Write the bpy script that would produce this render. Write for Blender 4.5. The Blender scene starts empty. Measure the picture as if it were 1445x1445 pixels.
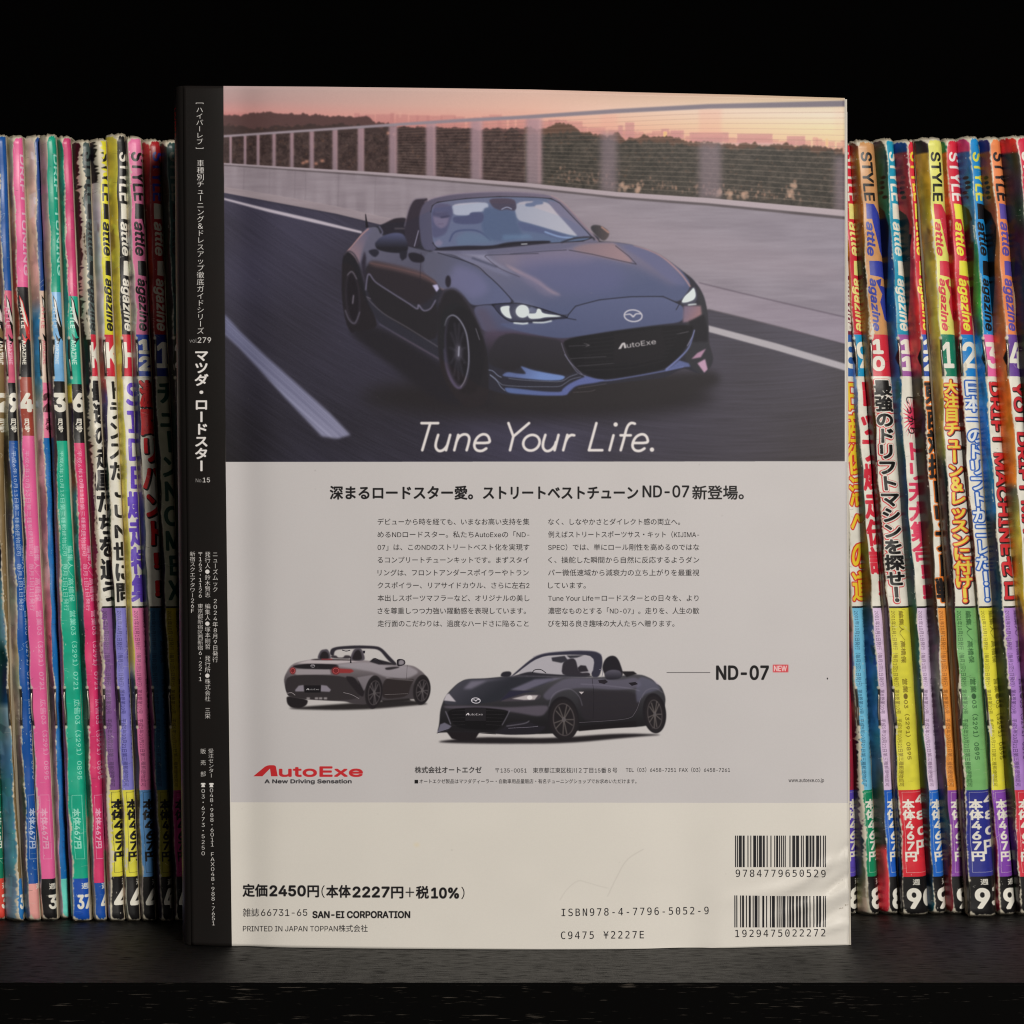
import bpy, math, random, os
import numpy as np
from mathutils import Vector

random.seed(7)
RNG = np.random.default_rng(7)
scene = bpy.context.scene
COL = scene.collection

# ------------------------------------------------------------------ camera
K = 0.0002444            # metres per photo pixel at the standing magazine
D = 0.90                 # camera to the standing magazine
CZ = 617.5 * K           # height of the lens above the shelf
cam_d = bpy.data.cameras.new('camera')
cam = bpy.data.objects.new('camera', cam_d)
COL.objects.link(cam)
cam.location = (0, -D, CZ)
cam.rotation_euler = (math.radians(90), 0, 0)
cam_d.sensor_width = 36
cam_d.lens = 36 * D / (1445 * K)
cam_d.clip_start = 0.05
cam_d.clip_end = 50
cam_d.dof.use_dof = True
cam_d.dof.focus_distance = D + 0.002
cam_d.dof.aperture_fstop = 32
scene.camera = cam

# ------------------------------------------------------------------ light
world = bpy.data.worlds.new('World')
scene.world = world
world.use_nodes = True
world.node_tree.nodes['Background'].inputs[0].default_value = (1.0, 0.93, 0.86, 1)
world.node_tree.nodes['Background'].inputs[1].default_value = 0.012


def area(name, loc, target, size, power, color):
    l = bpy.data.lights.new(name, 'AREA')
    l.shape = 'DISK'
    l.size = size
    l.energy = power
    l.color = color
    o = bpy.data.objects.new(name, l)
    COL.objects.link(o)
    o.location = loc
    o.rotation_euler = (Vector(target) - Vector(loc)).to_track_quat('-Z', 'Y').to_euler()
    return o


area('key_lamp', (0.62, -1.75, 0.95), (0.03, 0, 0.10), 0.26, 34.5, (1.0, 0.945, 0.87))
area('fill_lamp', (-0.7, -2.2, 0.75), (0, 0, 0.14), 0.7, 2.2, (1.0, 0.93, 0.86))
scene.view_settings.view_transform = 'Standard'
scene.view_settings.look = 'None'
scene.view_settings.exposure = 0
scene.view_settings.gamma = 1
scene.cycles.filter_width = 1.05

LIGHTDIV = np.array([0.68, 0.645, 0.60])    # photo brightness of a white sheet; print colours are divided by it


# ------------------------------------------------------------------ 2-D print painter (numpy)
def s2l(c):
    c = np.asarray(c, dtype=np.float32)
    return np.where(c <= 0.04045, c / 12.92, ((np.maximum(c, 0) + 0.055) / 1.055) ** 2.4)


def l2s(c):
    return np.where(c <= 0.0031308, c * 12.92, 1.055 * np.maximum(c, 1e-9) ** (1 / 2.4) - 0.055)


_q = np.linspace(0, 1, 8192).astype(np.float32)
S2L = s2l(_q).astype(np.float32)
L2S = l2s(_q).astype(np.float32)


def spline(pts, closed=True, n=8):
    P = np.array(pts, float)
    m = len(P)
    out = []
    for i in range(m if closed else m - 1):
        if closed:
            a, b, c, d = P[(i - 1) % m], P[i], P[(i + 1) % m], P[(i + 2) % m]
        else:
            a, b, c, d = P[max(i - 1, 0)], P[i], P[i + 1], P[min(i + 2, m - 1)]
        t = np.linspace(0, 1, n, endpoint=False)[:, None]
        out.append(0.5 * ((2 * b) + (c - a) * t + (2 * a - 5 * b + 4 * c - d) * t * t + (3 * b - a - 3 * c + d) * t ** 3))
    if not closed:
        out.append(P[-1:])
    return np.concatenate(out)


def soften(p, n=2, k=.2):
    p = np.asarray(p, float)
    for _ in range(n):
        q = np.roll(p, -1, axis=0)
        p = np.stack([p * (1 - k) + q * k, p * k + q * (1 - k)], 1).reshape(-1, 2)
    return p


def poly_edges(p):
    p = np.asarray(p, float)
    q = np.roll(p, -1, axis=0)
    e = np.concatenate([p, q], axis=1)
    a = np.sum(p[:, 0] * q[:, 1] - q[:, 0] * p[:, 1])
    if a < 0:
        e = e[:, [2, 3, 0, 1]]
    return e


def boxblur(a, r):
    for ax in (0, 1):
        n = a.shape[ax]
        w = 2 * r + 1
        pad = [(0, 0), (0, 0)]
        pad[ax] = (r + 1, r)
        c = np.cumsum(np.pad(a, pad, mode='edge'), axis=ax, dtype=np.float64)
        if ax == 0:
            a = (c[w:] - c[:-w]) / w
        else:
            a = (c[:, w:] - c[:, :-w]) / w
    return a.astype(np.float32)


def blurm(a, sig):
    if sig < 0.35:
        return a
    r = max(1, int(round(sig * 0.95)))
    for _ in range(3):
        a = boxblur(a, r)
    return a


def vnoise(h, w, ch, cw, rng=RNG):
    gh, gw = int(h / ch) + 3, int(w / cw) + 3
    g = rng.random((gh, gw)).astype(np.float32)
    y = np.arange(h) / ch
    x = np.arange(w) / cw
    yi, xi = y.astype(int), x.astype(int)
    fy, fx = y - yi, x - xi
    fy = (fy * fy * (3 - 2 * fy))[:, None].astype(np.float32)
    fx = (fx * fx * (3 - 2 * fx))[None].astype(np.float32)
    a = g[yi][:, xi] * (1 - fx) + g[yi][:, xi + 1] * fx
    b = g[yi + 1][:, xi] * (1 - fx) + g[yi + 1][:, xi + 1] * fx
    return a * (1 - fy) + b * fy


class Canvas:
    round = False

    def __init__(s, x0, y0, w, h, S, base=(0, 0, 0)):
        s.x0, s.y0, s.S = x0, y0, S
        s.W, s.H = int(round(w * S)), int(round(h * S))
        s.a = np.empty((s.H, s.W, 3), np.float32)
        s.a[:] = np.array(base, np.float32) / 255

    def cov(s, edges, blur=0, bold=0):
        """coverage of directed edges (photo px) -> (bbox, mask)"""
        S = s.S
        e = edges.copy()
        e[:, [0, 2]] = (e[:, [0, 2]] - s.x0) * S
        e[:, [1, 3]] = (e[:, [1, 3]] - s.y0) * S
        pad = int(3 * blur * S + bold * S + 3)
        bx0 = max(0, int(min(e[:, 0].min(), e[:, 2].min())) - pad)
        bx1 = min(s.W, int(max(e[:, 0].max(), e[:, 2].max())) + pad)
        by0 = max(0, int(min(e[:, 1].min(), e[:, 3].min())) - pad)
        by1 = min(s.H, int(max(e[:, 1].max(), e[:, 3].max())) + pad)
        if bx1 <= bx0 or by1 <= by0:
            return None
        w, h = bx1 - bx0, by1 - by0
        e[:, [0, 2]] -= bx0
        e[:, [1, 3]] -= by0
        SS = 4
        ya, yb = e[:, 1] * SS, e[:, 3] * SS
        lo, hi = np.minimum(ya, yb), np.maximum(ya, yb)
        i0 = np.ceil(lo - 0.5).astype(int)
        i1 = np.ceil(hi - 0.5).astype(int)
        i0 = np.clip(i0, 0, h * SS)
        i1 = np.clip(i1, 0, h * SS)
        n = np.maximum(i1 - i0, 0)
        idx = np.repeat(np.arange(len(e)), n)
        if len(idx) == 0:
            return None
        off = np.arange(len(idx)) - np.repeat(np.cumsum(n) - n, n)
        row = i0[idx] + off
        yy = (row + 0.5 - ya[idx]) / (yb[idx] - ya[idx])
        xx = e[idx, 0] + yy * (e[idx, 2] - e[idx, 0])
        sg = np.where(yb[idx] > ya[idx], 1.0, -1.0) / SS
        xx = np.clip(xx, 0, w)
        xi = np.floor(xx).astype(int)
        fx = xx - xi
        r = row // SS
        st = w + 2
        buf = np.bincount(r * st + xi, sg * (1 - fx), minlength=h * st) + np.bincount(r * st + xi + 1, sg * fx, minlength=h * st + 1)[:h * st]
        m = np.clip(np.abs(np.cumsum(buf.reshape(h, st), axis=1)[:, :w]), 0, 1).astype(np.float32)
        if bold:
            m = dilate(m, bold * S)
        if blur:
            m = blurm(m, blur * S)
        return (bx0, by0, bx1, by1), m

    def put(s, bb, m, color, alpha=1, clip=None):
        x0, y0, x1, y1 = bb
        if callable(color):
            X = (np.arange(x0, x1) + .5) / s.S + s.x0
            Y = (np.arange(y0, y1) + .5) / s.S + s.y0
            c = color(*np.meshgrid(X, Y)) / 255
        else:
            c = np.array(color, np.float32) / 255
        mm = m * alpha
        if clip is not None:
            mm = mm * clip[y0:y1, x0:x1]
        mm = mm[..., None]
        s.a[y0:y1, x0:x1] = s.a[y0:y1, x0:x1] * (1 - mm) + c * mm

    def fill(s, pts, color, alpha=1, blur=0, clip=None, sm=False):
        if sm:
            pts = spline(pts)
        elif 6 <= len(pts) <= 60 and s.round:
            pts = soften(pts)
        r = s.cov(poly_edges(pts), blur)
        if r:
            s.put(r[0], r[1], color, alpha, clip)

    def mask(s, pts, sm=False, blur=0):
        if sm:
            pts = spline(pts)
        full = np.zeros((s.H, s.W), np.float32)
        r = s.cov(poly_edges(pts), blur)
        if r:
            x0, y0, x1, y1 = r[0]
            full[y0:y1, x0:x1] = r[1]
        return full

    def line(s, pts, wd, color, alpha=1, blur=0, clip=None, sm=True):
        if sm and len(pts) > 2:
            P = spline(pts, closed=False, n=6)
        else:
            P = np.array(pts, float)
        n = len(P)
        W = np.interp(np.linspace(0, 1, n), np.linspace(0, 1, len(wd)), wd) if hasattr(wd, '__len__') else np.full(n, wd, float)
        E = []
        for i in range(n - 1):
            d = P[i + 1] - P[i]
            L = math.hypot(*d)
            if L < 1e-6:
                continue
            nn = np.array([-d[1], d[0]]) / L / 2
            E.append(poly_edges([P[i] + nn * W[i], P[i + 1] + nn * W[i + 1], P[i + 1] - nn * W[i + 1], P[i] - nn * W[i]]))
        for i in range(1, n - 1):
            t = np.arange(6) * math.pi / 3
            E.append(poly_edges(np.stack([P[i][0] + np.cos(t) * W[i] / 2, P[i][1] + np.sin(t) * W[i] / 2], 1)))
        r = s.cov(np.concatenate(E), blur)
        if r:
            s.put(r[0], r[1], color, alpha, clip)

    def ell(s, cx, cy, rx, ry, color, alpha=1, blur=0, clip=None, rot=0):
        s.fill(ellp(cx, cy, rx, ry, rot), color, alpha, blur, clip)

    def rect(s, x0, y0, x1, y1, color, alpha=1, blur=0, clip=None):
        s.fill([(x0, y0), (x1, y0), (x1, y1), (x0, y1)], color, alpha, blur, clip)

    def noise(s, amp, ch, cw, mask=None, rot=0):
        n = vnoise(s.H, s.W, ch * s.S, cw * s.S) - .5
        if mask is not None:
            n = n * mask
        s.a *= (1 + amp * n)[..., None]

    def image(s, name, clean=None):
        lin = S2L[(np.clip(s.a, 0, 1) * 8191).astype(np.int32)] / LIGHTDIV
        lin = lin * np.minimum(1, .92 / np.maximum(lin.max(-1, keepdims=True), 1e-4))
        out = L2S[(np.clip(lin, 0, 1) * 8191).astype(np.int32)]
        im = bpy.data.images.new(name, s.W, s.H, alpha=False)
        px = np.ones((s.H, s.W, 4), np.float32)
        px[..., :3] = out[::-1]
        im.pixels.foreach_set(px.ravel())
        im.update()
        im.pack()
        return im


def ellp(cx, cy, rx, ry, rot=0, n=40):
    t = np.arange(n) * 2 * math.pi / n
    x, y = np.cos(t) * rx, np.sin(t) * ry
    c, d = math.cos(rot), math.sin(rot)
    return np.stack([cx + x * c - y * d, cy + x * d + y * c], 1)


def dilate(m, r):
    out = m.copy()
    h, w = m.shape
    R = int(math.ceil(r))
    for dy in range(-R, R + 1):
        for dx in range(-R, R + 1):
            d = math.hypot(dx, dy)
            if d == 0 or d > r + .6:
                continue
            k = min(1, r + .6 - d)
            y0, y1, x0, x1 = max(0, dy), min(h, h + dy), max(0, dx), min(w, w + dx)
            if y1 <= y0 or x1 <= x0:
                continue
            np.maximum(out[y0:y1, x0:x1], m[y0 - dy:y1 - dy, x0 - dx:x1 - dx] * k, out=out[y0:y1, x0:x1])
    return out


def grad(p0, c0, p1, c1):
    p0, p1 = np.array(p0, float), np.array(p1, float)
    d = p1 - p0
    L = d @ d
    c0, c1 = np.array(c0, float), np.array(c1, float)

    def f(X, Y):
        t = np.clip(((X - p0[0]) * d[0] + (Y - p0[1]) * d[1]) / L, 0, 1)[..., None]
        return c0 * (1 - t) + c1 * t
    return f


def vstops(stops):
    ys = [a for a, _ in stops]
    cs = np.array([c for _, c in stops], float)

    def f(X, Y):
        return np.stack([np.interp(Y, ys, cs[:, k]) for k in range(3)], -1)
    return f


# text outlines come from Blender's own bundled fonts
FD = os.path.join(bpy.utils.resource_path('LOCAL'), 'datafiles', 'fonts')


def font(fn):
    try:
        return bpy.data.fonts.load(os.path.join(FD, fn))
    except Exception:
        return None


INTER, MONO = font('Inter.woff2'), font('DejaVuSansMono.woff2')
tc = bpy.data.curves.new('type', 'FONT')
to = bpy.data.objects.new('type', tc)
COL.objects.link(to)
BFONT = tc.font
tc.resolution_u = 4
tc.fill_mode = 'NONE'
_g = {}


def outline1(txt, fnt):
    """closed outlines of a run of type as directed edges"""
    tc.font = fnt or BFONT
    tc.body = txt
    me = to.to_mesh() if txt else None
    nv = len(me.vertices) if me else 0
    if nv == 0:
        return np.zeros((0, 4))
    v = np.empty(nv * 3, np.float32)
    me.vertices.foreach_get('co', v)
    v = v.reshape(-1, 3)[:, :2].astype(float)
    if fnt is not None and fnt is not BFONT:
        v = v * 1.34
    t = np.empty(len(me.edges) * 2, np.int32)
    me.edges.foreach_get('vertices', t)
    t = t.reshape(-1, 2)
    to.to_mesh_clear()
    e = np.concatenate([v[t[:, 0]], v[t[:, 1]]], 1)
    if fnt is not None and fnt is not BFONT:
        e = e[:, [2, 3, 0, 1]]
    return e


def outline(txt, fnt=None):
    key = (txt, fnt.name if fnt else None)
    if key not in _g:
        if fnt is INTER and any(ord(c) > 0x2000 for c in txt):
            runs = []
            for c in txt:
                k = ord(c) > 0x2000
                if runs and runs[-1][0] == k:
                    runs[-1][1] += c
                else:
                    runs.append([k, c])
            x, E = 0, []
            for k, r in runs:
                f = BFONT if k else INTER
                e = outline1(r, f)
                if len(e):
                    e = e + np.array([x, 0, x, 0])
                    E.append(e)
                x += advance(r, f)
            e = np.concatenate(E) if E else np.zeros((0, 4))
        else:
            e = outline1(txt, fnt)
        _g[key] = (e, e[:, 0].min(), e[:, 0].max(), e[:, 1].min(), e[:, 1].max()) if len(e) else None
    return _g[key]


def advance(r, f):
    return outline1(r + '|', f)[-1, 0] - outline1('|', f)[-1, 0]


def txt_edges(txt, x, y, size, fnt=INTER, width=None, shear=0, rot=0, sx=1):
    """left end of the baseline at x,y ; size = em ; width = fit the ink to this width ; rot in degrees clockwise"""
    o = outline(txt, fnt)
    if o is None:
        return None
    e, a, b, c, d = o
    e = e.copy()
    kx = size * sx
    if width:
        kx = width / (b - a)
    for i in (0, 2):
        X, Y = (e[:, i] - (a if width else 0)) * kx, e[:, i + 1] * size
        X = X + Y * shear
        Y = -Y
        t = math.radians(rot)
        e[:, i], e[:, i + 1] = x + X * math.cos(t) - Y * math.sin(t), y + X * math.sin(t) + Y * math.cos(t)
    return e


def text(cv, txt, x, y, size, color, bold=0, alpha=1, blur=0, clip=None, outl=(), **kw):
    e = txt_edges(txt, x, y, size, **kw)
    if e is None:
        return
    for ow, oc, ox, oy in outl:
        e2 = e + np.array([ox, oy, ox, oy])
        r = cv.cov(e2, blur, bold + ow)
        if r:
            cv.put(r[0], r[1], oc, alpha, clip)
    r = cv.cov(e, blur, bold)
    if r:
        cv.put(r[0], r[1], color, alpha, clip)


def spaced(cv, txt, x, y, size, color, width, sx=1.0, dy=0, **kw):
    """evenly pitched characters"""
    p = width / len(txt)
    for k, ch in enumerate(txt):
        o = outline(ch, MONO)
        if o is None:
            continue
        w = (o[2] - o[1]) * size * sx
        text(cv, ch, x + (k + .5) * p - w / 2 - o[1] * size * sx, y + dy * k / len(txt), size, color, fnt=MONO, sx=sx, **kw)


ROTV = 'ー()（）「」[]【】-−‐=＝~'


def vtext(cv, s, cx, y, size, color, pitch=None, bold=0, outl=(), fnt=INTER, clip=None, sx=1, dx=0, alpha=1):
    """upright vertical text: cell centres run down the line cx; dx = drift in x per px of y"""
    pitch = pitch or size
    E = []
    for k, ch in enumerate(s):
        yc = y + (k + .5) * pitch
        xc = cx + dx * (yc - y)
        if ch in ' 　':
            continue
        if ch == '☎':
            q = size * .42
            E.append(poly_edges([(xc - q, yc - q * .7), (xc - q * .7, yc - q), (xc + q * .7, yc - q), (xc + q, yc - q * .7), (xc + q, yc - q * .35), (xc + q * .5, yc - q * .3), (xc + q * .85, yc + q * .8), (xc - q * .85, yc + q * .8), (xc - q * .5, yc - q * .3), (xc - q, yc - q * .35)]))
            continue
        o = outline(ch, BFONT if ord(ch) > 0x2000 else fnt)
        if o is None:
            continue
        e, a, b, c, d = o
        e = e.copy()
        cjk = ord(ch) > 0x2000
        mx, my = (0.5, 0.38) if cjk else ((a + b) / 2, (c + d) / 2)
        for i in (0, 2):
            X, Y = (e[:, i] - mx) * size, -(e[:, i + 1] - my) * size
            if ch in ROTV:
                X, Y = -Y, X
            if not cjk:
                X = X * 1.2
            e[:, i], e[:, i + 1] = xc + X * sx, yc + Y * pitch / size if cjk else yc + Y
        E.append(e)
    if not E:
        return
    E = np.concatenate(E)
    for ow, oc, ox, oy in outl:
        r = cv.cov(E + np.array([ox, oy, ox, oy]), 0, bold + ow)
        if r:
            cv.put(r[0], r[1], oc, alpha, clip)
    r = cv.cov(E, 0, bold)
    if r:
        cv.put(r[0], r[1], color, alpha, clip)


def T(x0, y0, s):
    return lambda *p: [(x0 + a / s, y0 + b / s) for a, b in p]


# ------------------------------------------------------------------ print of the standing magazine's back cover
# painted in the pixel grid of the sheet (246..1204 across, 112..1352 down)
CX0, CY0, CW, CH = 240, 112, 970, 1240
A = T(460, 250, 4.13)
B = T(720, 250, 4.13)
C = T(300, 120, 3.141)
DD = T(740, 120, 3.074)
Hh = T(610, 390, 6.283)
Ww = T(540, 260, 4.25)
Ll = T(310, 260, 3.612)
Kk = T(960, 380, 5.1625)
Sp = T(640, 500, 7.225)
Er = T(380, 890, 5.161)
Fr = T(600, 900, 4.014)


def logo_wing(cv, cx, cy, rx, ry, col, w, rot=0.08):
    """oval ring with a spread-wing V"""
    cv.line(list(ellp(cx, cy, rx, ry, rot, 28)) + [tuple(ellp(cx, cy, rx, ry, rot, 28)[0])], w, col, sm=False)
    cv.line([(cx - rx * .92, cy - ry * .15), (cx - rx * .35, cy - ry * .25), (cx, cy + ry * .22)], [w * .7, w * 1.2], col)
    cv.line([(cx + rx * .92, cy - ry * .3), (cx + rx * .35, cy - ry * .32), (cx, cy + ry * .22)], [w * .7, w * 1.2], col)


def logo_text(cv, x, y, w, h, col, bold=.0, shear=0.0, rot=0):
    """wide company wordmark: slanted A, then utoExe"""
    t = math.radians(rot)

    def R(pts):
        return [(x + a * w * math.cos(t) - b * h * math.sin(t), y + a * w * math.sin(t) + b * h * math.cos(t)) for a, b in pts]
    cv.fill(R([(0, 0), (.105, -.86), (.13, -.97), (.15, -1), (.18, -1), (.197, -.97), (.205, -.88), (.222, 0), (.162, 0), (.152, -.7), (.082, 0)]), col)
    e = txt_edges('utoExe', x + .238 * w * math.cos(t), y + .238 * w * math.sin(t), h * 1.24, width=w * .758, rot=rot, fnt=INTER)
    r = cv.cov(e, 0, bold)
    if r:
        cv.put(r[0], r[1], col)


def paint_scene(cv):
    rng = np.random.default_rng(3)
    PH = [(315, 112), (1191.5, 112), (1195, 651), (318.5, 652)]
    clip = cv.mask(PH)

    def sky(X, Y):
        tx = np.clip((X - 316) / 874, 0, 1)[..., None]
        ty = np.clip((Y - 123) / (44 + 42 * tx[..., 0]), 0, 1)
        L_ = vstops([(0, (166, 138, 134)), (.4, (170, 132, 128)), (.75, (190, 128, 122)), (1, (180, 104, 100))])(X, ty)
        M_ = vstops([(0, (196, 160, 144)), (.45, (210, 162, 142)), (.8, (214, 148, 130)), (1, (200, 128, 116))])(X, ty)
        R_ = vstops([(0, (150, 118, 98)), (.12, (168, 138, 112)), (.24, (192, 168, 134)), (.45, (214, 198, 174)), (.7, (220, 202, 154)), (1, (222, 182, 138))])(X, ty)  # dark top at right: shade of the curved page put into the print colour
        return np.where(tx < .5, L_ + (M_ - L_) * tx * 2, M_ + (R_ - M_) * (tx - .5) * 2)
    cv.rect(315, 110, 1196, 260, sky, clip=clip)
    # far town
    x = 500
    while x < 1190:
        w = rng.uniform(6, 26)
        tx = (x - 316) / 874
        yb = 164 + 10 * (x - 500) / 300 if x < 800 else np.interp(x, [800, 1000, 1190], [182, 196, 204])
        h = rng.uniform(1, 5) if rng.random() < .85 else rng.uniform(5, 9)
        cv.rect(x, yb - h, x + w, yb + 20, (172 + 20 * tx, 108 + 16 * tx, 106 + 10 * tx), alpha=.6, blur=.6, clip=clip)
        if rng.random() < .25:
            cv.rect(x + w * .3, yb - h - 4, x + w * .3 + 2.5, yb, (205, 150, 135), alpha=.6, blur=.4, clip=clip)
        x += w * rng.uniform(.6, 1.3)
    for (bx0, by0, bx1, by1) in ((882, 173, 895, 195), (872, 177, 879, 195), (973, 187, 1028, 200), (933, 182, 944, 196), (946, 184, 965, 196), (1040, 189, 1090, 204), (1110, 192, 1136, 206)):
        cv.rect(bx0, by0, bx1, by1, (186, 124, 120), alpha=.8, blur=.5, clip=clip)
    cv.rect(936, 186, 941, 196, (248, 196, 120), alpha=.9, blur=.6, clip=clip)
    cv.rect(1165, 196, 1168, 208, (255, 205, 140), alpha=.8, blur=.5, clip=clip)
    cv.rect(990, 202, 1110, 206, (206, 158, 152), alpha=.8, blur=.8, clip=clip)
    # tree masses
    def ridge(pts, col, amp, step=2.2, blur=.5):
        xs = np.arange(pts[0][0], pts[-1][0], step)
        ys = np.interp(xs, [p[0] for p in pts], [p[1] for p in pts])
        k = rng.normal(0, amp, len(xs))
        k = k + 1.6 * amp * np.interp(xs, xs[::4], rng.normal(0, 1, len(xs[::4])))
        cv.fill(list(zip(xs, ys + k)) + [(pts[-1][0], 330), (pts[0][0], 330)], col, blur=blur, clip=clip)
    ridge([(315, 163), (345, 162), (370, 159), (400, 160), (430, 162), (470, 165), (520, 165), (530, 172), (560, 178), (700, 182), (745, 181)], (84, 58, 56), .8)
    ridge([(315, 178), (500, 176), (560, 180), (740, 186)], (62, 47, 45), 1)
    ridge([(740, 181), (777, 181), (785, 175), (793, 173), (805, 178), (820, 186), (850, 190), (872, 188), (880, 194), (935, 192), (940, 190), (965, 198), (1000, 202), (1030, 205), (1050, 202), (1075, 204), (1110, 203), (1160, 206), (1191, 213)], (88, 62, 50), 1.1)
    ridge([(740, 190), (800, 188), (860, 196), (940, 200), (1000, 208), (1100, 209), (1196, 218)], (58, 52, 46), 1.6, blur=1)
    tm = cv.mask([(315, 188), (740, 186), (1000, 206), (1196, 215), (1196, 300), (740, 262), (315, 232)])
    S = cv.S
    n1 = vnoise(cv.H, cv.W, 5 * S, 6 * S, rng) - .5
    n2 = vnoise(cv.H, cv.W, 1.6 * S, 2 * S, rng) - .5
    cv.a += ((n1 * .08 + n2 * .07) * tm * clip)[..., None] * np.array([1.1, .9, .8])
    # pale blooms low in the trees, at right
    for _ in range(230):
        fx = rng.uniform(785, 1130)
        fy = np.interp(fx, [785, 1190], [256, 290]) - abs(rng.normal(0, 9))
        sz = rng.uniform(.5, 2.0)
        cv.ell(fx, fy, sz * .8, sz * 1.4, (150, 112, 92), alpha=rng.uniform(.2, .7), blur=.4, clip=clip)
    for bx, by in ((1015, 271), (1030, 274), (1048, 276), (1118, 262), (1115, 275), (880, 264), (900, 266)):
        for _ in range(9):
            cv.ell(bx + rng.normal(0, 3), by + rng.normal(0, 3), 2.5, 3, (172, 134, 112), alpha=.5, blur=.6, clip=clip)
    for bx, by in ((433, 228), (446, 231), (455, 227), (548, 188), (556, 190), (428, 230)):
        cv.ell(bx, by, 2.6, 2, (214, 140, 112), alpha=.7, blur=.8, clip=clip)
    for _ in range(900):
        fx = rng.uniform(316, 1190)
        fy = rng.uniform(np.interp(fx, [315, 740, 1190], [172, 184, 212]), np.interp(fx, [315, 740, 1190], [230, 256, 292]))
        c_ = (104, 70, 52) if rng.random() < .45 else (34, 30, 28)
        cv.ell(fx, fy, rng.uniform(.6, 2.2), rng.uniform(.5, 1.6), c_, alpha=rng.uniform(.15, .5), blur=.3, clip=clip)
    # fence rail / base courses
    RT = [(315, 191), (460, 181), (560, 174), (650, 168), (740, 163), (870, 154), (1000, 147), (1196, 142)]
    RB = [(315, 194), (460, 184.5), (560, 178), (650, 172.5), (740, 168), (870, 160), (1000, 153.5), (1196, 150.5)]
    BT = [(315, 230), (395, 235), (523, 242.5), (620, 249), (740, 258), (870, 271), (1000, 279.5), (1196, 297)]
    cb = [(x, y + 2.5 + (x - 315) * .0075) for x, y in BT]
    cd = [(x, y + 1.3 + (x - 315) * .003) for x, y in cb]

    def at(line, x):
        return np.interp(x, [p[0] for p in line], [p[1] for p in line])
    for i in range(1, 18):
        f = i / 18
        pts = [(x, at(RB, x) * (1 - f) + at(BT, x) * f) for x in (560, 640, 740, 870, 1000, 1196)]
        cv.line(pts, [.35, .85], (146, 128, 112) if i > 6 else (150, 112, 98), alpha=.6, clip=clip)
    for cx, w in ((80, 11), (145, 12), (203, 13), (273, 15), (352, 16), (440, 19), (543, 23), (658, 29), (800, 36), (968, 44), (1170, 52), (1425, 70)):
        X = 300 + cx / 3.141
        W = w / 3.141
        cv.rect(X - W / 2, at(RB, X) - 1, X + W / 2, at(BT, X) + 2, grad((0, at(RB, X)), (158, 124, 132), (0, at(BT, X)), (138, 116, 124)), alpha=.92 - w * .002, blur=.25 + W * .1, clip=clip)
        cv.rect(X + W * .28, at(RB, X) - 1, X + W * .42, at(BT, X), (196, 146, 146), alpha=.35, blur=.25 + W * .06, clip=clip)
    for X, W in ((859, 24), (1002, 32), (1190, 26)):
        cv.rect(X - W / 2, at(RB, X), X + W / 2, 190, (216, 142, 126), alpha=.28 if X < 1100 else .1, blur=2.5, clip=clip)
        cv.rect(X - W / 2, 186 + (X - 850) * .1, X + W / 2, at(BT, X) + 2, (124, 106, 114), alpha=.66, blur=3.6, clip=clip)
    cv.fill(RT + RB[::-1], grad((315, 0), (146, 130, 138), (1190, 0), (106, 97, 106)), blur=.3, clip=clip)
    # concrete wall
    WB = [(315, 264), (395, 277), (475, 292), (555, 310), (700, 345), (986, 399), (1060, 417), (1196, 448.5)]
    cv.fill(cb + WB[::-1], grad((315, 0), (134, 120, 126), (1190, 0), (128, 118, 128)), clip=clip)
    cv.fill(BT + cb[::-1], grad((315, 0), (150, 134, 140), (1190, 0), (160, 144, 148)), clip=clip)
    cv.fill(cb + cd[::-1], (72, 62, 64), clip=clip, alpha=.85, blur=.2)
    wm = cv.mask(cb + WB[::-1]) * clip
    n = vnoise(cv.H, cv.W, 9 * S, 60 * S, rng) * .6 + vnoise(cv.H, cv.W, 2 * S, 26 * S, rng) * .4 - .5
    v = vnoise(cv.H, cv.W, 60 * S, 7 * S, rng) - .5
    xs = np.clip((np.arange(cv.W) / S + cv.x0 - 560) / 200, 0, 1)[None]
    cv.a += ((n * .07 + v * .05 * (1 - xs)) * wm)[..., None]
    for x in (345, 381, 417, 432, 478, 530):
        cv.line([(x, at(cb, x) + 2), (x - 1, at(WB, x) - 1)], .8, (104, 92, 98), alpha=.6, blur=.5, clip=clip)
    cv.fill([(800, 290), (1000, 330), (1191, 372), (1191, 400), (1000, 380), (880, 350)], (148, 132, 140), alpha=.3, blur=9, clip=clip)
    # kerb course
    KB = [(315, 272), (395, 287), (475, 302), (540, 318), (700, 360), (990, 435), (1060, 452), (1196, 487)]
    cv.fill(WB + KB[::-1], grad((315, 0), (140, 124, 128), (1190, 0), (134, 122, 134)), clip=clip)
    cv.line(WB[:4], .6, (176, 156, 160), alpha=.5, clip=clip)
    cv.line(WB[5:], 1.3, (80, 68, 80), alpha=.9, blur=.3, clip=clip)
    km = cv.mask(WB + KB[::-1]) * clip
    cv.a += (n * .06 * km)[..., None]
    # road
    road = KB + [(1196, 655), (312, 655)]

    def rc(X, Y):
        t = np.clip((X - 315) / 880, 0, 1)[..., None]
        u = np.clip((Y - 280) / 370, 0, 1)[..., None]
        a = np.array([58, 54, 70]) * (1 - u) + np.array([36, 33, 38]) * u
        b = np.array([78, 74, 84]) * (1 - u) + np.array([70, 64, 66]) * u
        m = np.array([56, 52, 66]) * (1 - u) + np.array([58, 54, 70]) * u
        return np.where(t < .5, a + (m - a) * t * 2, m + (b - m) * (t - .5) * 2)
    cv.fill(road, rc, clip=clip)
    rm = cv.mask(road) * clip
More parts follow.
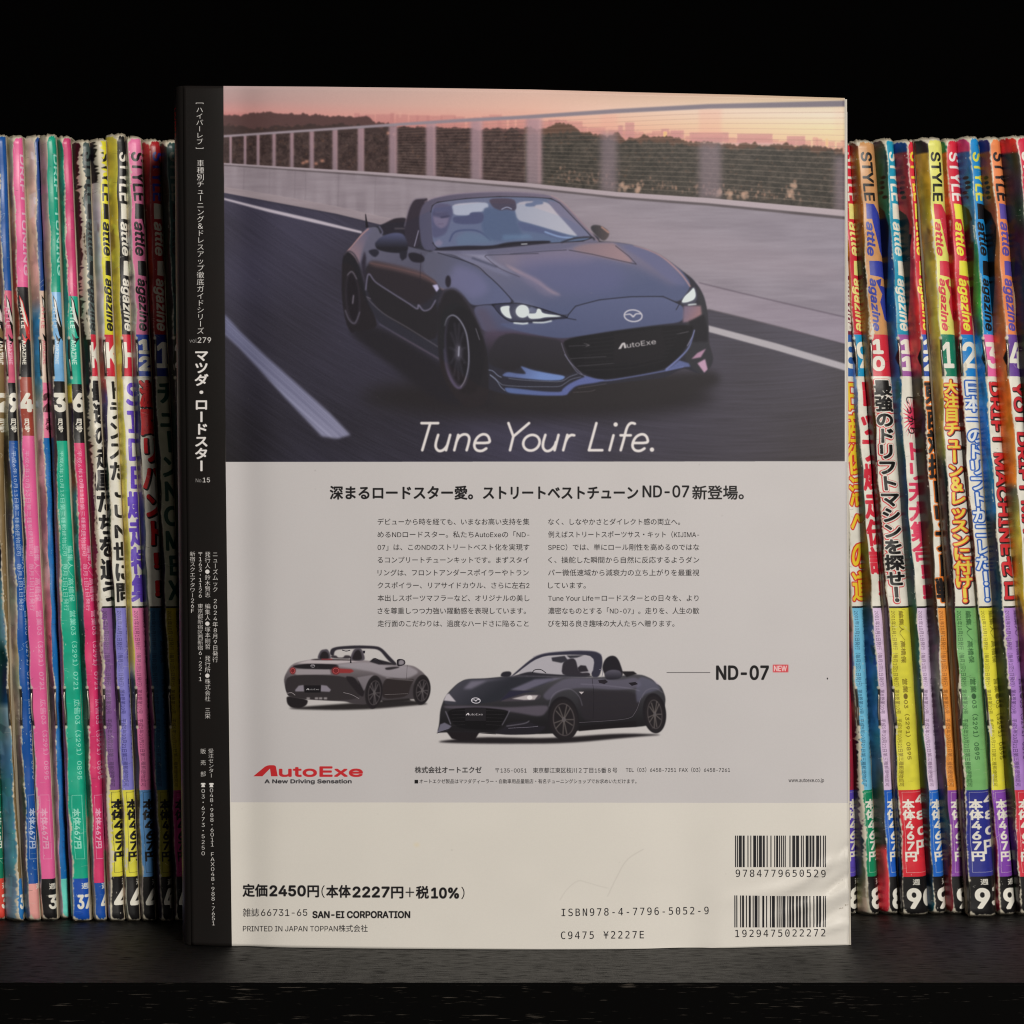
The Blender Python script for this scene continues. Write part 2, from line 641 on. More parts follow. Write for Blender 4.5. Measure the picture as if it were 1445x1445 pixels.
    # streaks: noise sheared along the direction of travel
    yy, xx = np.mgrid[0:cv.H, 0:cv.W]
    X, Y = xx / S + cv.x0, yy / S + cv.y0
    ang = np.interp(X, [315, 700, 1190], [.95, .62, .25])
    acr = (Y - 280) - (X - 315) * np.interp(X, [315, 500, 700, 1190], [.78, .66, .52, .28])
    alo = X + Y * .5
    tab = rng.random((900, 40)).astype(np.float32)
    i = np.clip(acr * 1.0 + 420, 0, 898)
    j = np.clip(alo / 40, 0, 38.9)
    ii, jj = i.astype(int), j.astype(int)
    fi, fj = i - ii, j - jj
    nn = (tab[ii, jj] * (1 - fj) + tab[ii, jj + 1] * fj) * (1 - fi) + (tab[ii + 1, jj] * (1 - fj) + tab[ii + 1, jj + 1] * fj) * fi - .5
    big = vnoise(cv.H, cv.W, 70 * S, 90 * S, rng) - .5
    cv.a += ((nn * .035)[..., None] * np.array([1, .95, 1.2]) + (big * .05)[..., None] * np.array([.8, .8, 1.3])) * rm[..., None]
    cv.line([(315, 275), (395, 288), (475, 303), (520, 314)], 1.2, (40, 38, 44), alpha=.5, blur=.8, clip=clip)
    cv.line(Kk((200, 292), (600, 390), (1210, 550)), 1.5, (58, 52, 58), alpha=.8, blur=.6, clip=clip)
    cv.fill(Ll((22, 70), (260, 128), (480, 178), (725, 240), (725, 252), (470, 194), (250, 142), (22, 80)), (172, 160, 170), clip=clip, blur=.25)
    cv.fill(Kk((200, 408), (700, 540), (1210, 692), (1210, 742), (700, 592), (200, 455)), (158, 150, 154), clip=clip, blur=.4)
    # near lane stripe
    st = Ll((24, 660), (100, 745), (240, 880), (420, 1040), (560, 1165), (668, 1278), (600, 1298), (520, 1285), (440, 1200), (330, 1085), (200, 940), (100, 835), (24, 765))
    cv.fill(st, grad((316, 450), (96, 96, 124), (480, 600), (126, 124, 150)), clip=clip, blur=1.3, alpha=.95)
    sm_ = cv.mask(st, blur=1.3) * clip
    tab2 = rng.random(3000)
    cr = np.interp(((Y - 445) - (X - 316) * .905) * 1.1 + 300, np.arange(3000), tab2) - .5
    cv.a += (cr * .13 * sm_)[..., None]
    # ------------------------------------------------ the roadster
    cv.round = True
    cv.ell(760, 560, 250, 34, (38, 34, 36), alpha=.95, blur=10, clip=clip)
    cv.fill(A((140, 880), (320, 860), (700, 1100), (1100, 1330), (700, 1330), (560, 1240), (300, 1040), (160, 930)), (36, 33, 38), blur=4, clip=clip)
    cv.fill(B((300, 1200), (900, 1150), (1190, 1120), (1240, 1200), (1000, 1290), (600, 1340), (0, 1350), (-200, 1280)), (42, 38, 40), blur=5, clip=clip, alpha=.95)
    cv.line(Ll((744, 152), (748, 190), (752, 220)), [.8, 4], (32, 28, 34), clip=clip)
    body = A((92, 500), (104, 450), (150, 400), (215, 320), (240, 295), (300, 286), (340, 270), (465, 262), (560, 220), (640, 180), (900, 150), (1160, 160), (1400, 240), (1590, 350)) + \
        B((520, 375), (600, 378), (700, 392), (800, 420), (870, 452), (930, 492), (1000, 545), (1060, 590), (1100, 640), (1130, 700), (1150, 800), (1155, 900), (1155, 970), (1182, 1050), (1175, 1090), (1140, 1145), (1080, 1140), (1010, 1110), (900, 1170), (700, 1190), (500, 1215), (400, 1215), (330, 1272), (200, 1278), (0, 1270)) + \
        A((1000, 1255), (900, 1220), (700, 1080), (500, 960), (320, 870), (220, 700), (160, 520), (120, 500))
    bm = cv.mask(body) * clip
    cv.fill(body, (46, 42, 50), clip=clip, blur=.2)
    # rear haunch and door upper
    cv.fill(A((105, 450), (150, 400), (215, 320), (240, 295), (300, 288), (320, 340), (470, 400), (580, 430), (760, 470), (860, 560), (720, 620), (640, 630), (480, 570), (250, 500), (215, 560), (190, 500), (150, 440)), grad((500, 330), (98, 90, 106), (640, 410), (72, 66, 80)), blur=.6, clip=bm)
    cv.fill(A((118, 440), (200, 340), (240, 300), (275, 295), (230, 380), (205, 450), (190, 520), (150, 450)), grad((490, 350), (140, 106, 110), (520, 330), (96, 88, 108)), blur=1.2, clip=bm)
    cv.line(A((120, 435), (200, 345), (250, 300)), 1.6, (204, 134, 122), alpha=.8, blur=.6, clip=bm)
    cv.fill(A((225, 430), (235, 470), (230, 640), (215, 600), (205, 500)), (48, 40, 50), blur=.8, clip=bm)
    # door reflections
    cv.fill(A((240, 480), (400, 515), (560, 560), (650, 620), (640, 690), (540, 760), (380, 670), (280, 600), (250, 560), (235, 620)), (46, 38, 42), blur=1.8, clip=bm)
    cv.fill(A((250, 485), (400, 510), (560, 550), (640, 600), (660, 640), (560, 590), (400, 545), (260, 520)), (92, 66, 66), alpha=.7, blur=1.6, clip=bm)
    cv.line(A((255, 500), (400, 530), (560, 572), (640, 620)), 1.0, (128, 84, 78), alpha=.6, blur=.7, clip=bm)
    cv.fill(A((620, 630), (650, 625), (660, 650), (645, 670)), (176, 160, 190), blur=.5, clip=bm)
    cv.fill(A((660, 640), (720, 600), (730, 650), (680, 660)), (140, 108, 110), alpha=.8, blur=.8, clip=bm)
    cv.line(A((555, 440), (550, 560), (548, 620)), .7, (36, 30, 38), clip=bm, alpha=.8)
    low = A((236, 640), (250, 560), (290, 610), (380, 675), (480, 735), (535, 765), (570, 780), (610, 765), (650, 720), (650, 990), (330, 800), (255, 700))
    cv.fill(low, (40, 35, 38), blur=.4, clip=bm)
    cv.line(A((232, 660), (248, 565), (290, 612), (380, 672), (480, 735), (532, 768), (540, 745), (570, 778), (610, 765), (640, 715)), [1.6, 1.4, 1.8, 1.4], (128, 114, 136), alpha=.85, blur=.35, clip=bm)
    cv.line(A((165, 545), (190, 590), (225, 660)), 1.1, (110, 98, 112), blur=.3, clip=bm)
    cv.line(A((225, 690), (330, 790), (480, 880), (655, 990)), .9, (118, 104, 112), alpha=.8, blur=.25, clip=bm)
    cv.line(A((215, 685), (262, 710)), .9, (118, 104, 112), alpha=.8, clip=bm)
    cv.line(A((310, 855), (480, 955), (670, 1065)), 2.2, (80, 70, 84), alpha=.8, blur=.5, clip=clip)
    # front wing
    wing = A((580, 435), (700, 440), (860, 510), (1000, 620), (1100, 735), (980, 742), (850, 752), (800, 690), (740, 655), (690, 655), (660, 640), (640, 600), (560, 550))
    cv.fill(wing, grad((610, 380), (88, 82, 98), (700, 415), (90, 90, 118)), blur=.7, clip=bm)
    cv.fill(A((700, 640), (730, 560), (760, 500), (900, 560), (960, 660), (860, 720), (780, 660)), (112, 104, 138), alpha=.55, blur=4, clip=bm)
    cv.fill(A((850, 752), (980, 742), (1040, 830), (1240, 860), (1400, 850), (1500, 830), (1560, 900), (1400, 935), (1240, 925), (1100, 905), (900, 905)), grad((0, 430), (84, 82, 106), (0, 475), (72, 70, 94)), blur=.6, clip=bm)
    cv.fill(A((860, 760), (930, 760), (1000, 880), (1000, 980), (930, 950)), (86, 72, 88), alpha=.7, blur=4, clip=bm)
    cv.fill(A((920, 895), (1100, 895), (1300, 930), (1600, 950), (1400, 1100), (1000, 1100), (930, 1000)), grad((0, 470), (76, 60, 76), (0, 500), (46, 40, 44)), blur=2.5, clip=bm)
    # bonnet
    hood = A((600, 430), (900, 400), (1239, 395)) + B((200, 390), (460, 380), (600, 378), (700, 392), (800, 420), (870, 452), (930, 492), (1000, 545), (1060, 630), (985, 735), (890, 695), (700, 697), (520, 715), (380, 750), (330, 815), (160, 760), (0, 735)) + \
        A((1100, 733), (1000, 620), (860, 510), (740, 450), (640, 440))
    hm = cv.mask(hood) * bm
    cv.fill(hood, grad((760, 345), (106, 98, 116), (790, 440), (80, 82, 110)), clip=bm, blur=.4)
    cv.fill(B((-100, 440), (100, 440), (400, 400), (700, 400), (880, 460), (1000, 560), (960, 640), (820, 560), (700, 500), (400, 470), (100, 480)), (138, 112, 124), alpha=.45, blur=5, clip=hm)
    cv.fill(A((640, 440), (860, 470), (960, 500), (1100, 590), (1000, 560), (860, 500)), (118, 112, 136), alpha=.6, blur=1.5, clip=hm)
    cv.fill(A((750, 432), (950, 430), (930, 460), (1130, 580), (1000, 520), (880, 470)), (146, 136, 156), alpha=.6, blur=1.2, clip=hm)
    cv.line(A((850, 470), (1000, 525)), 2, (62, 60, 78), blur=.8, clip=hm)
    cv.fill(A((940, 462), (1239, 446)) + B((200, 434), (330, 428), (520, 470), (420, 500), (200, 505)) + A((1190, 535), (1040, 520)), (134, 112, 126), alpha=.6, blur=5, clip=hm)
    cv.fill(A((1030, 502), (1120, 540), (1239, 596)) + B((220, 645), (310, 695), (240, 680)) + A((1239, 626), (1180, 592), (1100, 552)), (176, 138, 140), alpha=.75, blur=1.4, clip=hm)
    cv.fill(A((1090, 545), (1200, 590)) + B((230, 670), (290, 700), (200, 690)) + A((1210, 640), (1150, 600)), (136, 114, 130), alpha=.5, blur=3, clip=hm)
    cv.fill(B((0, 470), (300, 440), (560, 470), (700, 560), (600, 690), (300, 680), (100, 600)), (92, 88, 124), alpha=.5, blur=8, clip=hm)
    cv.fill(B((340, 425), (430, 388), (600, 380), (620, 400), (735, 508), (600, 480)), grad((800, 345), (130, 102, 106), (880, 368), (158, 118, 116)), alpha=.85, blur=1.6, clip=hm)
    cv.fill(B((640, 400), (700, 395), (860, 450), (980, 560), (1040, 640), (940, 620), (800, 500)), (96, 92, 122), alpha=.85, blur=2, clip=hm)
    cv.line(B((720, 396), (800, 422), (870, 455), (930, 500), (1000, 570), (1050, 640)), 1.8, (196, 136, 128), alpha=.85, blur=.6, clip=bm)
    cv.line(B((340, 425), (480, 450), (600, 478), (735, 508), (690, 460), (612, 400)), .8, (52, 44, 54), clip=hm, sm=False)
    cv.line(A((925, 462), (935, 455), (1239, 445)), .8, (52, 46, 58), clip=hm, sm=False)
    cv.line(B((0, 448), (200, 432), (330, 425)), .8, (52, 46, 58), clip=hm)
    cv.line(A((925, 462), (1010, 530), (1130, 582)), .8, (70, 62, 76), clip=hm)
    cv.line(A((650, 440), (860, 508), (940, 570), (1010, 635), (1095, 728)), .9, (36, 33, 42), clip=bm)
    cv.line(Hh((350, 268), (440, 255), (540, 246), (700, 236)), .7, (40, 36, 46), clip=bm)
    # nose
    nose = B((330, 815), (380, 750), (520, 715), (700, 697), (890, 695), (985, 740), (1010, 760), (1010, 845), (850, 862), (600, 895), (420, 925), (300, 942), (180, 925), (0, 885), (-80, 850), (160, 850))
    cv.fill(nose, grad((0, 425), (86, 87, 116), (0, 475), (76, 78, 106)), blur=.4, clip=bm)
    cv.line(B((165, 780), (330, 822), (340, 800), (380, 752), (520, 715), (700, 697), (890, 695), (985, 740), (965, 775)), .9, (30, 28, 36), clip=clip, sm=False)
    cv.line(B((330, 822), (385, 832)), .9, (30, 28, 36), clip=clip)
    # right corner
    cv.fill(B((1085, 620), (1130, 700), (1152, 800), (1155, 960), (1182, 1050), (1175, 1090), (1140, 1145), (1090, 1140), (1010, 1060), (1050, 950), (1010, 850), (1100, 770)), (52, 48, 52), blur=.6, clip=clip)
    cv.fill(B((1010, 750), (1110, 750), (1115, 800), (1060, 840), (1005, 848)), grad((965, 440), (120, 96, 112), (985, 450), (150, 104, 104)), blur=.8, clip=clip)
    cv.fill(B((1040, 840), (1130, 800), (1150, 880), (1150, 960), (1050, 960)), (38, 34, 38), blur=.8, clip=clip)
    cv.fill(B((1055, 1060), (1090, 1025), (1140, 1000), (1110, 1050)), (170, 120, 140), blur=.7, clip=clip)
    cv.fill(B((1090, 1085), (1135, 1060), (1150, 1120), (1130, 1140)), (186, 136, 156), blur=.7, clip=clip)
    cv.line(B((1030, 985), (1060, 930), (1075, 890)), .9, (150, 138, 160), clip=clip)
    # grille and lower bumper
    cv.fill(B((300, 945), (600, 900), (850, 868), (1070, 860), (1060, 900), (1030, 980), (985, 1050), (900, 1120), (700, 1160), (530, 1180), (440, 1150), (380, 1110), (330, 1020)), (30, 27, 30), blur=.5, clip=bm)
    cv.fill(B((-60, 900), (200, 935), (300, 950), (340, 1060), (390, 1130), (320, 1160), (80, 1100), (0, 1140), (-150, 1080)), grad((0, 470), (50, 44, 50), (0, 520), (42, 37, 40)), blur=1.0, clip=bm)
    for a_, b_ in (((340, 985), (460, 980)), ((350, 1058), (560, 1045)), ((390, 1102), (640, 1082)), ((700, 1062), (755, 1058)), ((860, 1035), (905, 995))):
        cv.line(B(a_, b_), .7, (96, 86, 88), alpha=.7, clip=bm)
    cv.line(B((430, 968), (462, 980), (440, 988)), .7, (110, 98, 98), clip=bm, sm=False)
    cv.line(B((970, 915), (1040, 900)), .8, (100, 90, 92), clip=bm)
    for q in range(9):
        cv.line(B((420 + q * 2, 950 + q * 22), (700, 920 + q * 24), (1000 - q * 12, 890 + q * 22)), .6, (48, 43, 45), alpha=.7, clip=bm)
    cv.fill(B((602, 915), (880, 880), (905, 1000), (890, 1060), (605, 1090)), (34, 30, 33), clip=bm)
    cv.line(B((297, 965), (320, 1030), (355, 1085), (420, 1150)), .9, (110, 98, 112), clip=bm)
    cv.line(B((1072, 890), (1060, 940), (1035, 1000), (985, 1055), (905, 1125)), [1.0, 1.8, 3], (112, 114, 160), blur=.3, clip=bm)
    cv.fill(B((905, 1130), (985, 1068), (1040, 1085), (1050, 1105), (980, 1110)), (88, 92, 132), blur=.4, clip=bm)
    cv.line(B((430, 1160), (540, 1186), (700, 1165), (905, 1128), (1010, 1105)), [1.6, 1.2, 1.6], (104, 108, 158), blur=.3, clip=clip)
    # splitter, left half
    BL = (104, 122, 182)
    cv.fill(Sp((480, 222), (545, 178), (640, 195), (730, 203), (738, 190), (680, 125), (700, 122), (800, 160), (950, 190), (1150, 222), (1105, 265), (950, 268), (700, 246)), grad((735, 520), (88, 96, 138), (760, 535), (104, 122, 172)), blur=.25, clip=clip)
    cv.fill(Sp((515, 340), (600, 343), (800, 368), (950, 382), (1100, 385), (1110, 355), (1180, 300), (1290, 248), (1360, 225), (1445, 250), (1560, 262), (1445, 292), (1330, 305), (1240, 325), (1180, 380), (1150, 422), (900, 422), (600, 400), (540, 385)), grad((715, 550), (82, 94, 138), (800, 545), (88, 92, 140)), blur=.25, clip=clip)
    cv.line(Sp((340, 158), (400, 170), (450, 215), (490, 235)), .9, (128, 128, 150), clip=clip)
    cv.line(Sp((370, 205), (420, 240), (470, 290), (520, 315), (700, 328), (900, 330), (1070, 328), (1130, 300), (1200, 255), (1300, 230)), .6, (124, 122, 138), clip=clip)
    cv.line(Sp((370, 210), (440, 270), (480, 330), (525, 372)), .8, (128, 128, 150), clip=clip)
    cv.line(Sp((560, 245), (700, 262), (950, 276), (1100, 275), (1180, 230), (1265, 200)), .6, (124, 122, 138), clip=clip)
    cv.line(Sp((1130, 0), (1190, 90), (1265, 185), (1350, 222)), .9, (104, 98, 116), clip=clip)
    cv.line(Sp((1265, 345), (1445, 318), (1560, 300)), .6, (104, 92, 96), alpha=.7, clip=clip)
    cv.line(Sp((1215, 388), (1390, 378), (1445, 360)), .6, (104, 92, 96), alpha=.6, clip=clip)
    # wheel arches and wheels
    cv.fill(Hh((40, 330), (70, 200), (110, 130), (180, 110), (250, 150), (320, 240), (380, 360), (440, 500), (490, 680), (500, 800), (500, 1131), (300, 1180), (150, 1000), (60, 800)), (40, 35, 38), blur=.4, clip=clip)
    cv.line(Hh((60, 240), (100, 140), (180, 112), (250, 155), (330, 260), (400, 400), (450, 520)), 3.5, (58, 50, 58), alpha=.8, blur=1, clip=clip)
    cv.ell(648, 483.5, 27, 57, (38, 35, 38), rot=-.14, clip=clip, blur=.4)
    cv.ell(655, 495, 28, 62, (36, 32, 35), rot=-.12, clip=clip, blur=.8, alpha=.9)
    cv.ell(645, 496, 17.5, 53, (52, 46, 56), rot=-.10, clip=clip, blur=.6)
    cv.ell(646, 493, 15.5, 50, (34, 30, 34), rot=-.10, clip=clip, blur=1)
    cv.line(Hh((110, 440), (135, 370), (185, 345), (245, 390), (300, 500), (322, 650), (320, 800), (290, 920), (250, 985)), [.5, 1.3, 1.3, .8], (166, 156, 172), alpha=.95, blur=.2, clip=clip)
    cv.line(Hh((105, 640), (125, 800), (170, 920), (220, 985), (255, 985)), [.8, 3, 2.5], (92, 80, 108), alpha=.9, blur=.8, clip=clip)
    for k in range(11):
        t = k * 2 * math.pi / 11
        cv.line([(646, 496), (646 + 12 * math.sin(t + .1), 496 + 42 * math.cos(t))], 1.9, (68, 61, 70), alpha=.6, blur=.8, clip=clip)
    cv.ell(647, 497, 5, 11, (78, 70, 80), blur=1.8, alpha=.8, clip=clip)
    cv.line(Hh((238, 620), (233, 710)), 1.2, (196, 186, 200), blur=.3, clip=clip)
    cv.line(Hh((385, 460), (420, 565)), .8, (120, 110, 118), clip=clip)
    cv.ell(494, 421, 11, 49, (35, 31, 36), rot=-.08, blur=.6, clip=clip)
    cv.fill(A((92, 520), (104, 450), (130, 430), (180, 480), (215, 600), (240, 720), (290, 820), (300, 880), (170, 905), (130, 860), (100, 720)), (36, 32, 36), blur=.5, clip=clip)
    cv.ell(498, 421, 10.5, 38, (46, 41, 48), rot=-.07, blur=.6, clip=clip)
    cv.ell(498, 420, 8.5, 34, (32, 28, 33), rot=-.07, blur=.8, clip=clip)
    cv.line(Ll((650, 465), (675, 445), (700, 485)), .8, (150, 140, 156), alpha=.8, blur=.2, clip=clip)
    cv.line(Ll((640, 640), (660, 690), (690, 708), (715, 650)), 1.8, (84, 78, 92), alpha=.9, blur=.6, clip=clip)
    cv.line(Ll((683, 565), (678, 610)), 1.2, (140, 130, 146), blur=.4, clip=clip)
    cv.line(A((105, 455), (130, 432), (165, 450), (200, 520), (225, 610)), 1.8, (60, 52, 60), blur=.5, clip=clip)
    # cockpit, far seat, windscreen
    cv.fill(A((310, 290), (350, 265), (400, 240), (470, 235), (540, 320), (545, 420), (470, 400), (330, 330)), (42, 36, 44), blur=.4, clip=clip)
    cv.line(A((310, 285), (330, 320), (320, 340)), 1.5, (104, 96, 116), blur=.3, clip=clip)
    cv.line(A((400, 300), (460, 300), (530, 300)), 2, (92, 80, 86), alpha=.7, blur=.6, clip=clip)
    cv.fill(A((455, 300), (485, 180), (515, 130), (560, 125), (600, 122), (560, 240), (548, 410), (470, 400)), (50, 42, 52), blur=.4, clip=clip)
    cv.line(A((458, 290), (482, 190), (512, 132), (580, 124)), 1.0, (110, 98, 112), blur=.3, clip=clip)
    cv.line(A((515, 405), (540, 310)), 1.2, (140, 128, 146), clip=clip)
    frame = Ww((215, 200), (240, 120), (300, 85), (420, 60), (600, 47), (760, 45), (900, 52), (1010, 68), (1080, 110), (1180, 210), (1300, 345), (1280, 350), (1000, 360), (760, 385), (330, 400), (235, 395))
    cv.fill(frame, grad((590, 290), (78, 72, 92), (780, 275), (104, 94, 112)), blur=.3, clip=clip)
    cv.line(Ww((250, 110), (300, 85), (450, 58), (700, 46), (950, 58)), 1.2, (134, 116, 134), alpha=.7, blur=.5, clip=clip)
    cv.line(Ww((1010, 68), (1080, 110), (1180, 215), (1295, 345)), 1.3, (156, 122, 124), alpha=.8, blur=.4, clip=clip)
    glass = Ww((290, 170), (300, 130), (330, 110), (500, 88), (700, 76), (900, 80), (1010, 88), (1060, 115), (1150, 210), (1255, 320), (1200, 340), (760, 365), (400, 380), (330, 385), (300, 350))
    gm = cv.mask(glass) * clip
    cv.line(glass, 1.8, (38, 34, 42), clip=clip, sm=False)
    cv.fill(glass, grad((610, 280), (98, 98, 124), (820, 330), (84, 96, 124)), clip=clip)
    cv.fill(Ww((412, 120), (560, 108), (632, 112), (635, 140), (610, 145), (605, 165), (530, 168), (520, 188), (420, 186)), (162, 158, 172), blur=.4, clip=gm)
    cv.fill(Ww((790, 105), (980, 100), (1040, 160), (1120, 250), (1180, 315), (1100, 300), (900, 240), (800, 215)), grad((730, 290), (156, 150, 162), (800, 330), (170, 160, 168)), blur=.5, clip=gm)
    cv.fill(Ww((985, 95), (1060, 112), (1255, 320), (1175, 318), (1040, 170)), (108, 102, 126), alpha=.9, blur=.5, clip=gm)
    cv.fill(Ww((605, 150), (640, 140), (790, 155), (805, 230), (850, 330), (620, 345), (590, 250)), (78, 88, 116), blur=1.3, clip=gm)
    cv.fill(Ww((520, 190), (525, 170), (610, 168), (600, 240), (430, 240), (415, 195)), (74, 74, 104), blur=.6, clip=gm)
    cv.fill(Ww((630, 85), (790, 85), (805, 140), (790, 162), (740, 150), (710, 160), (660, 140)), (72, 62, 78), blur=.6, clip=gm)
    cv.line(Ww((712, 152), (745, 138), (775, 150)), 1.2, (150, 146, 168), clip=gm)
    cv.fill(Ww((855, 115), (900, 110), (905, 95), (960, 98), (965, 120), (915, 125), (915, 135), (855, 134)), (92, 102, 132), blur=.4, clip=gm)
    cv.fill(Ww((290, 240), (300, 130), (340, 112), (410, 122), (425, 170), (400, 240), (380, 300), (300, 330)), (82, 78, 106), blur=.8, clip=gm)
    cv.fill(Ww((300, 180), (330, 165), (390, 175), (398, 205), (385, 250), (350, 268), (310, 240)), (112, 98, 122), blur=1.1, clip=gm)
    cv.fill(Ww((300, 168), (395, 168), (390, 195), (340, 200), (300, 190)), (70, 66, 92), blur=.9, clip=gm, alpha=.8)
    cv.fill(Ww((345, 195), (400, 185), (405, 190), (390, 200), (350, 205)), (62, 58, 82), blur=.4, clip=gm)
    cv.line(Ww((330, 240), (365, 238)), .8, (90, 76, 98), clip=gm, blur=.3)
    cv.line(Ww((400, 345), (430, 290), (500, 275), (580, 285), (650, 340)), 2, (66, 70, 102), blur=.7, clip=gm)
    cv.fill(Ww((440, 320), (500, 285), (600, 300), (680, 350), (450, 370)), (92, 106, 130), alpha=.7, blur=2, clip=gm)
    cv.fill(Ww((310, 350), (340, 330), (360, 350), (350, 372), (315, 370)), (126, 112, 134), blur=.8, clip=gm, alpha=.8)
    cv.fill(Ww((720, 305), (880, 300), (900, 325), (720, 335)), (96, 116, 144), alpha=.6, blur=1.5, clip=gm)
    cv.fill(Ww((805, 220), (900, 245), (1100, 305), (1140, 325), (1060, 330), (940, 290), (830, 280)), (80, 84, 116), alpha=.9, blur=.8, clip=gm)
    cv.line(Ww((970, 285), (1060, 315), (1140, 322)), 2, (130, 146, 182), blur=.5, clip=gm)
    cv.fill(Ww((300, 400), (330, 380), (500, 368), (650, 372), (760, 345), (1000, 338), (1015, 352), (760, 378), (600, 395)), (42, 37, 46), blur=.4, clip=clip)
    cv.line(Ww((1070, 350), (1150, 325), (1250, 318), (1270, 335)), 2.2, (46, 42, 50), blur=.4, clip=clip)
    cv.line(Ww((700, 370), (840, 350), (1000, 345)), 1.6, (34, 30, 38), clip=clip)
    cv.line(Ww((830, 360), (868, 358)), 1.3, (190, 182, 180), clip=clip)
    cv.fill(Ww((330, 402), (600, 398), (1000, 362), (1190, 352), (1100, 390), (850, 415), (600, 425), (450, 415)), (92, 86, 108), alpha=.6, blur=.8, clip=clip)
    # mirrors
    cv.fill(spline(A((290, 380), (330, 345), (400, 325), (450, 335), (474, 380), (478, 420), (455, 440), (380, 440), (310, 425), (290, 405))), grad((0, 330), (78, 76, 104), (0, 350), (36, 32, 38)), blur=.25, clip=clip)
    cv.fill(A((428, 435), (475, 430), (470, 470), (445, 488), (432, 470)), (40, 36, 44), clip=clip, blur=.3)
    cv.fill(spline(A((480, 450), (510, 440), (560, 455), (575, 480), (555, 498), (500, 490))), (38, 33, 40), clip=clip, blur=.3)
    cv.fill(spline(A((250, 430), (290, 420), (310, 440), (290, 465), (265, 455))), (42, 38, 48), clip=clip, blur=.3)
    cv.fill(spline(B((470, 300), (485, 280), (530, 285), (572, 315), (572, 345), (545, 370), (505, 345))), grad((835, 320), (50, 48, 54), (858, 320), (76, 66, 66)), blur=.25, clip=clip)
    cv.line(B((530, 290), (575, 325)), 1.6, (214, 150, 130), alpha=.8, blur=.6, clip=clip)
    cv.ell(*A((712, 608))[0], 4, 8.5, (42, 36, 44), blur=.4, clip=clip)
    # headlights
    cv.fill(Hh((530, 248), (740, 236), (900, 268), (1060, 320), (1200, 365), (1180, 378), (1060, 385), (960, 410), (800, 420), (700, 405), (620, 360)), (54, 52, 70), blur=.3, clip=clip)
    HL = (238, 232, 222)
    cv.fill(Hh((600, 270), (690, 258), (680, 290), (690, 340), (710, 380), (650, 360), (612, 320)), HL, blur=.5, clip=clip)
    cv.ell(*Hh((800, 310))[0], 9.5, 9.0, HL, blur=.7, clip=clip)
    cv.fill(Hh((840, 330), (920, 330), (930, 285), (960, 290), (975, 330), (1140, 350), (1140, 358), (1000, 362), (950, 375), (860, 378)), HL, blur=.7, clip=clip)
    cv.line(Hh((720, 412), (800, 420), (850, 415)), 1.8, HL, blur=.4, clip=clip)
    cv.line(Hh((890, 408), (980, 410), (1060, 395)), 1.6, HL, blur=.4, clip=clip)
    cv.line(Hh((530, 248), (740, 238), (900, 268), (1060, 318), (1200, 365)), 1.1, (26, 24, 32), clip=clip)
    cv.line(Hh((530, 248), (600, 335), (690, 398), (800, 398), (960, 395), (1060, 375), (1200, 368)), .9, (26, 24, 32), clip=clip)
    cv.fill(Hh((880, 270), (925, 290), (915, 330), (870, 320), (850, 290)), (96, 96, 120), alpha=.8, blur=.5, clip=clip)
    cv.fill(B((985, 740), (1020, 690), (1050, 650), (1075, 635), (1090, 690), (1085, 725), (1050, 750)), (70, 66, 78), blur=.3, clip=clip)
    cv.fill(B((995, 732), (1015, 695), (1050, 665), (1070, 640), (1082, 690), (1070, 715), (1030, 730)), HL, blur=.6, clip=clip)
    cv.line(B((1035, 745), (1085, 740)), 1.6, HL, blur=.4, clip=clip)
    # glow of the lamps on the print
    cv.ell(737, 440, 16, 9, (230, 222, 220), alpha=.25, blur=6, clip=clip)
    cv.round = False
    k_ = bm[..., None]
    cv.a *= 1 - k_ * np.array([.07, .02, -.01])
    # emblem and plate lettering
    logo_wing(cv, *B((716, 808))[0], 12.6, 8.2, (176, 170, 178), 1.9)
    logo_text(cv, *B((628, 1003))[0], 54.5, 8.2, (176, 168, 168), bold=.35, rot=-8)
    # slogan
    # faint print moire and dust
    g = np.random.default_rng(5).normal(0, .008, (cv.H, cv.W)).astype(np.float32)
    Q = T(560, 570, 3.6125)
    SC = (208, 198, 192)
    for st_ in (((126, 98), (211, 98)), ((171, 98), (130, 236)),
                ((211, 158), (200, 196), (199, 222), (213, 239), (235, 236), (254, 216), (262, 196)), ((272, 158), (251, 236)),
                ((313, 158), (293, 236)), ((302, 198), (316, 170), (338, 156), (359, 158), (369, 174), (366, 200), (356, 236)),
                ((400, 199), (467, 197), (471, 178), (460, 160), (438, 155), (414, 168), (398, 194), (396, 220), (410, 237), (434, 239), (456, 227)),
                ((569, 98), (594, 166)), ((674, 98), (594, 166)), ((594, 166), (577, 236)),
                ((757, 158), (746, 196), (746, 224), (762, 240), (785, 235), (804, 214), (811, 194)), ((824, 158), (804, 236)),
                ((869, 158), (848, 236)), ((860, 192), (872, 170), (888, 159), (904, 160)),
                ((1017, 98), (979, 236)), ((979, 236), (1047, 236)), ((1104, 160), (1084, 236)),
                ((1213, 101), (1196, 97), (1180, 108), (1169, 132), (1157, 180), (1141, 236)), ((1140, 160), (1192, 160)),
                ((1205, 199), (1272, 197), (1277, 178), (1266, 160), (1245, 155), (1220, 168), (1204, 194), (1202, 220), (1216, 237), (1240, 239), (1262, 227))):
        cv.line(Q(*st_), 3.75, SC, clip=clip, blur=.15)
        for p_ in (Q(st_[0])[0], Q(st_[-1])[0]):
            cv.ell(p_[0], p_[1], 1.87, 1.87, SC, clip=clip)
    o_ = ellp(*Q((686, 198))[0], 12.0, 10.6, -.6)
    cv.line(list(o_) + [tuple(o_[0])], 3.75, SC, clip=clip, sm=False, blur=.15)
